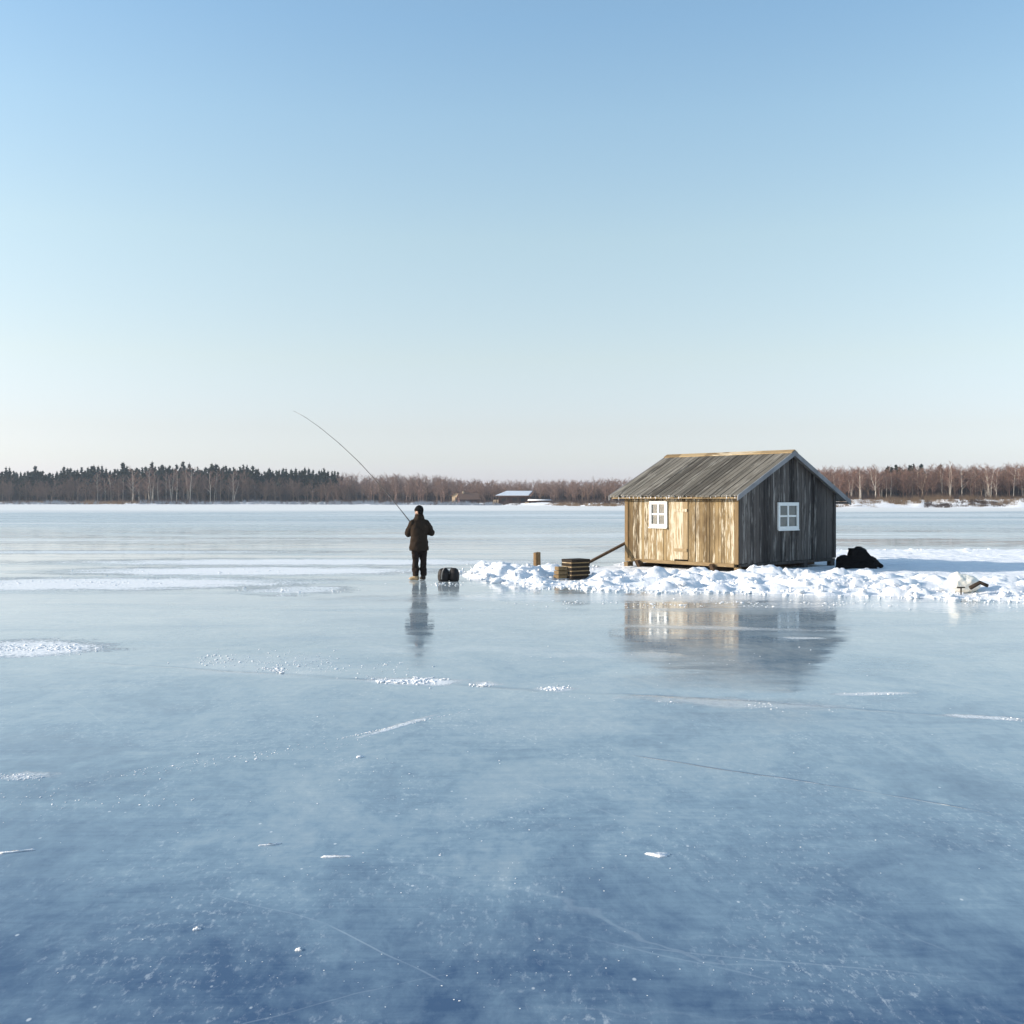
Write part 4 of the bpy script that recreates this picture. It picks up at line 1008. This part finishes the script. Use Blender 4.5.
# head: skull, jaw, nose, brow, ears, lips
Hm = Matrix((Hr, Hd, V3((0, 0, 1)))).transposed()
def hp(x_, y_, z_): return hc + Hm @ V3((x_, y_, z_))
b.ball(hp(0, -.012, .025), .074, .094, .095, Hm); b.ball(hp(0, .028, -.055), .054, .058, .06, Hm); b.ball(hp(0, .066, -.088), .024, .02, .02, Hm)
b.loft([ring(hp(0, .088, .018), Hr, V3((0, 0, 1)), .008, .01, 8), ring(hp(0, .108, -.022), Hr, V3((0, 0, 1)), .016, .012, 8), ring(hp(0, .10, -.032), Hr, V3((0, 0, 1)), .012, .006, 8)])
b.ball(hp(0, .076, .034), .05, .016, .012, Hm); b.ball(hp(0, .083, -.058), .022, .010, .007, Hm); b.ball(hp(0, .081, -.069), .019, .010, .007, Hm)
b.ball(hp(.04, .05, -.03), .026, .026, .022, Hm); b.ball(hp(-.04, .05, -.03), .026, .026, .022, Hm)
for s_ in (-1, 1): b.ball(hp(s_ * .077, -.012, -.005), .009, .022, .033, Hm)
# hands closed on the rod
rod_dir = (hl - hr).normalized()
for h_, e_, side in ((hdL, elL, -1), (hdR, elR, 1)):
    fw = (h_ - e_).normalized(); ax = rod_dir; pn = fw.cross(ax).normalized() * -side      # palm lies beside the rod
    c_ = h_ - fw * .045 + pn * .0
    b.loft([ring(h_ - fw * .09, ax, pn, .028, .02, 10), ring(h_ - fw * .05 + pn * .022, ax, pn, .04, .017, 10), ring(h_ - fw * .0 + pn * .028, ax, pn, .042, .014, 10)])
    for i, (o_, l_) in enumerate(((.033, .9), (.011, 1.0), (-.011, .95), (-.032, .78))):
        k0 = h_ + ax * o_ + pn * .028; k1 = k0 + fw * .036 * l_ - pn * .008; k2 = k1 - pn * .036 * l_ + fw * .002; k3 = k2 - fw * .028 * l_ - pn * .0
        b.tube([k0 - fw * .012, k0, k1, k2, k3], [.0095, .0095, .009, .0085, .007], 7)
    t0 = h_ - fw * .05 + ax * .032 + pn * .015; t1 = t0 + ax * .022 - pn * .022 + fw * .015; t2 = t1 + fw * .034 - pn * .012; b.tube([t0, t1, t2], [.013, .0115, .009], 7)
body = b.build('body', M['skin'], man); remesh(body, .006, 3, .4)
for s_ in (-1, 1):
    b = MB(); b.ball(hp(s_ * .03, .078, .012), .011, sub=2); b.build('eye', M['hat'], man, True)
# coat: hem, waist, chest, raglan sleeves, standing collar
b = MB()
b.loft([ring(V3((x_, 0, z_)), Rt, Fd, rx, ry, 24) for z_, rx, ry, x_ in ((.72, .242, .195, .0), (.78, .248, .2, 0), (.95, .215, .18, .0), (1.06, .20, .165, .0), (1.22, .222, .172, .005), (1.33, .222, .165, .005), (1.42, .19, .145, .005), (1.49, .14, .12, .0), (1.56, .112, .108, .0), (1.60, .106, .104, 0))])
b.ball(V3((-.02, -.06, 1.33)), .2, .12, .16)
for s_, e_, h_ in ((shL, elL, hdL), (shR, elR, hdR)):
    wr = h_ + (e_ - h_).normalized() * .085
    b.ball(s_, .088); b.tube([s_, s_.lerp(e_, .5), e_], [.09, .088, .083], 14); b.ball(e_, .086); b.tube([e_, e_.lerp(wr, .5), wr], [.084, .072, .056], 14)
coat = b.build('coat', M['coat'], man); remesh(coat, .012, 4, .5, .022, .11)
b = MB(); b.loft([ring(V3((-.005, .01, z_)), Hr, Hd, rx, ry, 18) for z_, rx, ry in ((1.52, .105, .105), (1.56, .098, .1), (1.60, .085, .088))]); sc_ = b.build('scarf', M['hat'], man); remesh(sc_, .01, 3, .5, .012, .05)
b = MB()
for p, q, r_ in ((hipL, knL, anL), (hipR, knR, anR)):
    b.ball(p, .118); b.tube([p, p.lerp(q, .5), q], [.115, .10, .086], 14); b.ball(q, .086); b.tube([q, q.lerp(r_, .5), r_ + V3((0, 0, .02))], [.086, .082, .074], 14)
b.ball(V3((0, 0, .92)), .19, .15, .13)
tr_ = b.build('trousers', M['trousers'], man); remesh(tr_, .012, 3, .5, .028, .09)
for a_, d_, m_ in ((anL, V3((-.95, .3, 0)).normalized(), 'sunboot'), (anR, Fd, 'boot')):
    b = MB(); sd = d_.cross(V3((0, 0, 1)))
    b.loft([ring(a_ + d_ * u_ + V3((0, 0, zc - .09)), sd, V3((0, 0, 1)), rx, rz, 14) for u_, zc, rx, rz in ((-.08, .055, .035, .05), (-.05, .06, .05, .06), (.02, .068, .052, .065), (.08, .048, .052, .046), (.13, .04, .045, .038), (.155, .035, .03, .028))])
    b.tube([a_ - V3((0, 0, .03)), a_ + V3((0, 0, .08))], [.058, .055], 14)
    o = b.build('boot', M[m_], man); remesh(o, .01, 3, .5)
    if m_ == 'sunboot': tag(o, 'boot pointing left, sunlight painted in as tan')
# hat: knitted cap pulled to the brow with a turned up rim
b = MB(); b.loft([ring(hp(0, y_, z_), Hr, Hd, rx, ry, 20) for z_, rx, ry, y_ in ((.022, .099, .114, -.008), (.06, .103, .118, -.01), (.066, .098, .112, -.012), (.10, .089, .102, -.016), (.14, .064, .074, -.02), (.166, .022, .027, -.02))])
b.loft([ring(hp(0, -.055, z_), Hr, Hd, rx, ry, 16) for z_, rx, ry in ((-.05, .07, .055), (.0, .083, .062), (.05, .086, .064))])
hat = b.build('hat', M['hat'], man); remesh(hat, .008, 2, .5, .006, .03)
# fishing rod, a thing held by the person
M['rodgrip'] = plain('black_rod_grip', (.02, .018, .018), .6, .2, 20)
M['rodblank'] = plain('dark_rod_blank', (.10, .085, .075), .35, .2, 10, .5)
rod = empty('fishing_rod', butt, 0, 'long thin curved fishing rod held up to the left by the person', 'fishing rod')
loc = lambda p: p - butt
b = MB(); b.tube([loc(butt), loc(hr), loc(hl), loc(rp_[0]), loc(rp_[0].lerp(rp_[1], .6))], [.016, .016, .015, .014, .012], 8); b.build('grip', M['rodgrip'], rod, True)
fine_ = [rp_[0].lerp(rp_[1], .6)] + rp_[1:]
rr = [.0115, .0105, .0095, .0085, .0072, .006, .0048, .0035]
b = MB(); b.tube([loc(p) for p in fine_], rr[:len(fine_)], 8); b.build('blank', M['rodblank'], rod, True)
for p, r_ in zip(rp_[2:], (.022, .02, .018, .015, .012, .01)):
    b = MB(); dv = Vector((0, 0, -1)); pts = [loc(p) + Vector((math.cos(w) * r_ * .8, 0, -r_ * 1.1 + math.sin(w) * r_ * .8)) for w in [2 * math.pi * i / 10 for i in range(11)]]
    b.tube(pts, [.0022] * 11, 4); b.build('line_guide', M['rodgrip'], rod, True)
b = MB(); rc = loc(hl + rod_dir * .12) + V3((.0, .0, -.05)); b.tube([rc - V3((.022, .014, 0)), rc - V3((.014, .009, 0)), rc + V3((.014, .009, 0)), rc + V3((.022, .014, 0))], [.03, .02, .02, .03], 14); b.tube([rc, rc + V3((0, 0, .05))], [.012, .01], 8); b.build('reel', M['rodgrip'], rod, True)

# gear bag: two dark pockets strapped together
X, Y = ground_at(448.5, 581.3)
bag = empty('gear_bag', (X, Y, 0), R(4), 'low black two pocket gear bag on the ice beside the person', 'bag')
M['bag'] = plain('black_nylon', (.016, .013, .013), .6, .3, 12, .3, bump=.3)
for cx, w_, hh in ((-.115, .145, .31), (.135, .128, .32)):
    b = MB(); n = 22
    b.loft([[Vector((cx + w_ * s_ * math.copysign(abs(math.cos(a)) ** .8, math.cos(a)), .15 * s_ * math.copysign(abs(math.sin(a)) ** .8, math.sin(a)), z_)) for a in [2 * math.pi * i / n for i in range(n)]] for z_, s_ in ((0, .78), (.04, .92), (hh * .45, 1), (hh * .72, .90), (hh * .90, .66), (hh, .34))])
    o = b.build('pocket', M['bag'], bag); remesh(o, .012, 3, .5, .02, .09)
M['strap'] = plain('worn_grey_strap', (.38, .34, .30), .8, .2, 20)
b = MB(); pts = [Vector((-.17, -.155, .06)), Vector((-.165, -.165, .16)), Vector((-.15, -.14, .25)), Vector((-.11, -.06, .315)), Vector((-.10, .04, .325))]
for i in range(len(pts) - 1): b.hexa([pts[i] + V3((-.012, -.006, 0)), pts[i] + V3((.012, -.006, 0)), pts[i] + V3((.012, .006, .0)), pts[i] + V3((-.012, .006, 0))], [pts[i + 1] + V3((-.012, -.006, 0)), pts[i + 1] + V3((.012, -.006, 0)), pts[i + 1] + V3((.012, .006, 0)), pts[i + 1] + V3((-.012, .006, 0))])
b.build('strap', M['strap'], bag)
b = MB(); b.tube([(-.12, 0, .29), (-.08, 0, .315), (.08, 0, .318), (.13, 0, .29)], [.012] * 4, 8); b.build('handle', M['bag'], bag, True)

# ------------------------------------------------------------------ air
hz = MB(); hz.box(-1800, 1800, -310, 1040, -2.6, 30)
hm = bpy.data.materials.new('thin_haze'); hm.use_nodes = True; ht = hm.node_tree
for n in list(ht.nodes): ht.nodes.remove(n)
ho = ht.nodes.new('ShaderNodeOutputMaterial'); hv = ht.nodes.new('ShaderNodeVolumePrincipled')
hv.inputs['Color'].default_value = (.72, .84, 1, 1); hv.inputs['Density'].default_value = .0002; hv.inputs['Anisotropy'].default_value = .2
ht.links.new(hv.outputs[0], ho.inputs['Volume'])
tag(hz.build('haze', hm), kind='stuff')
sc.cycles.volume_bounces = 0
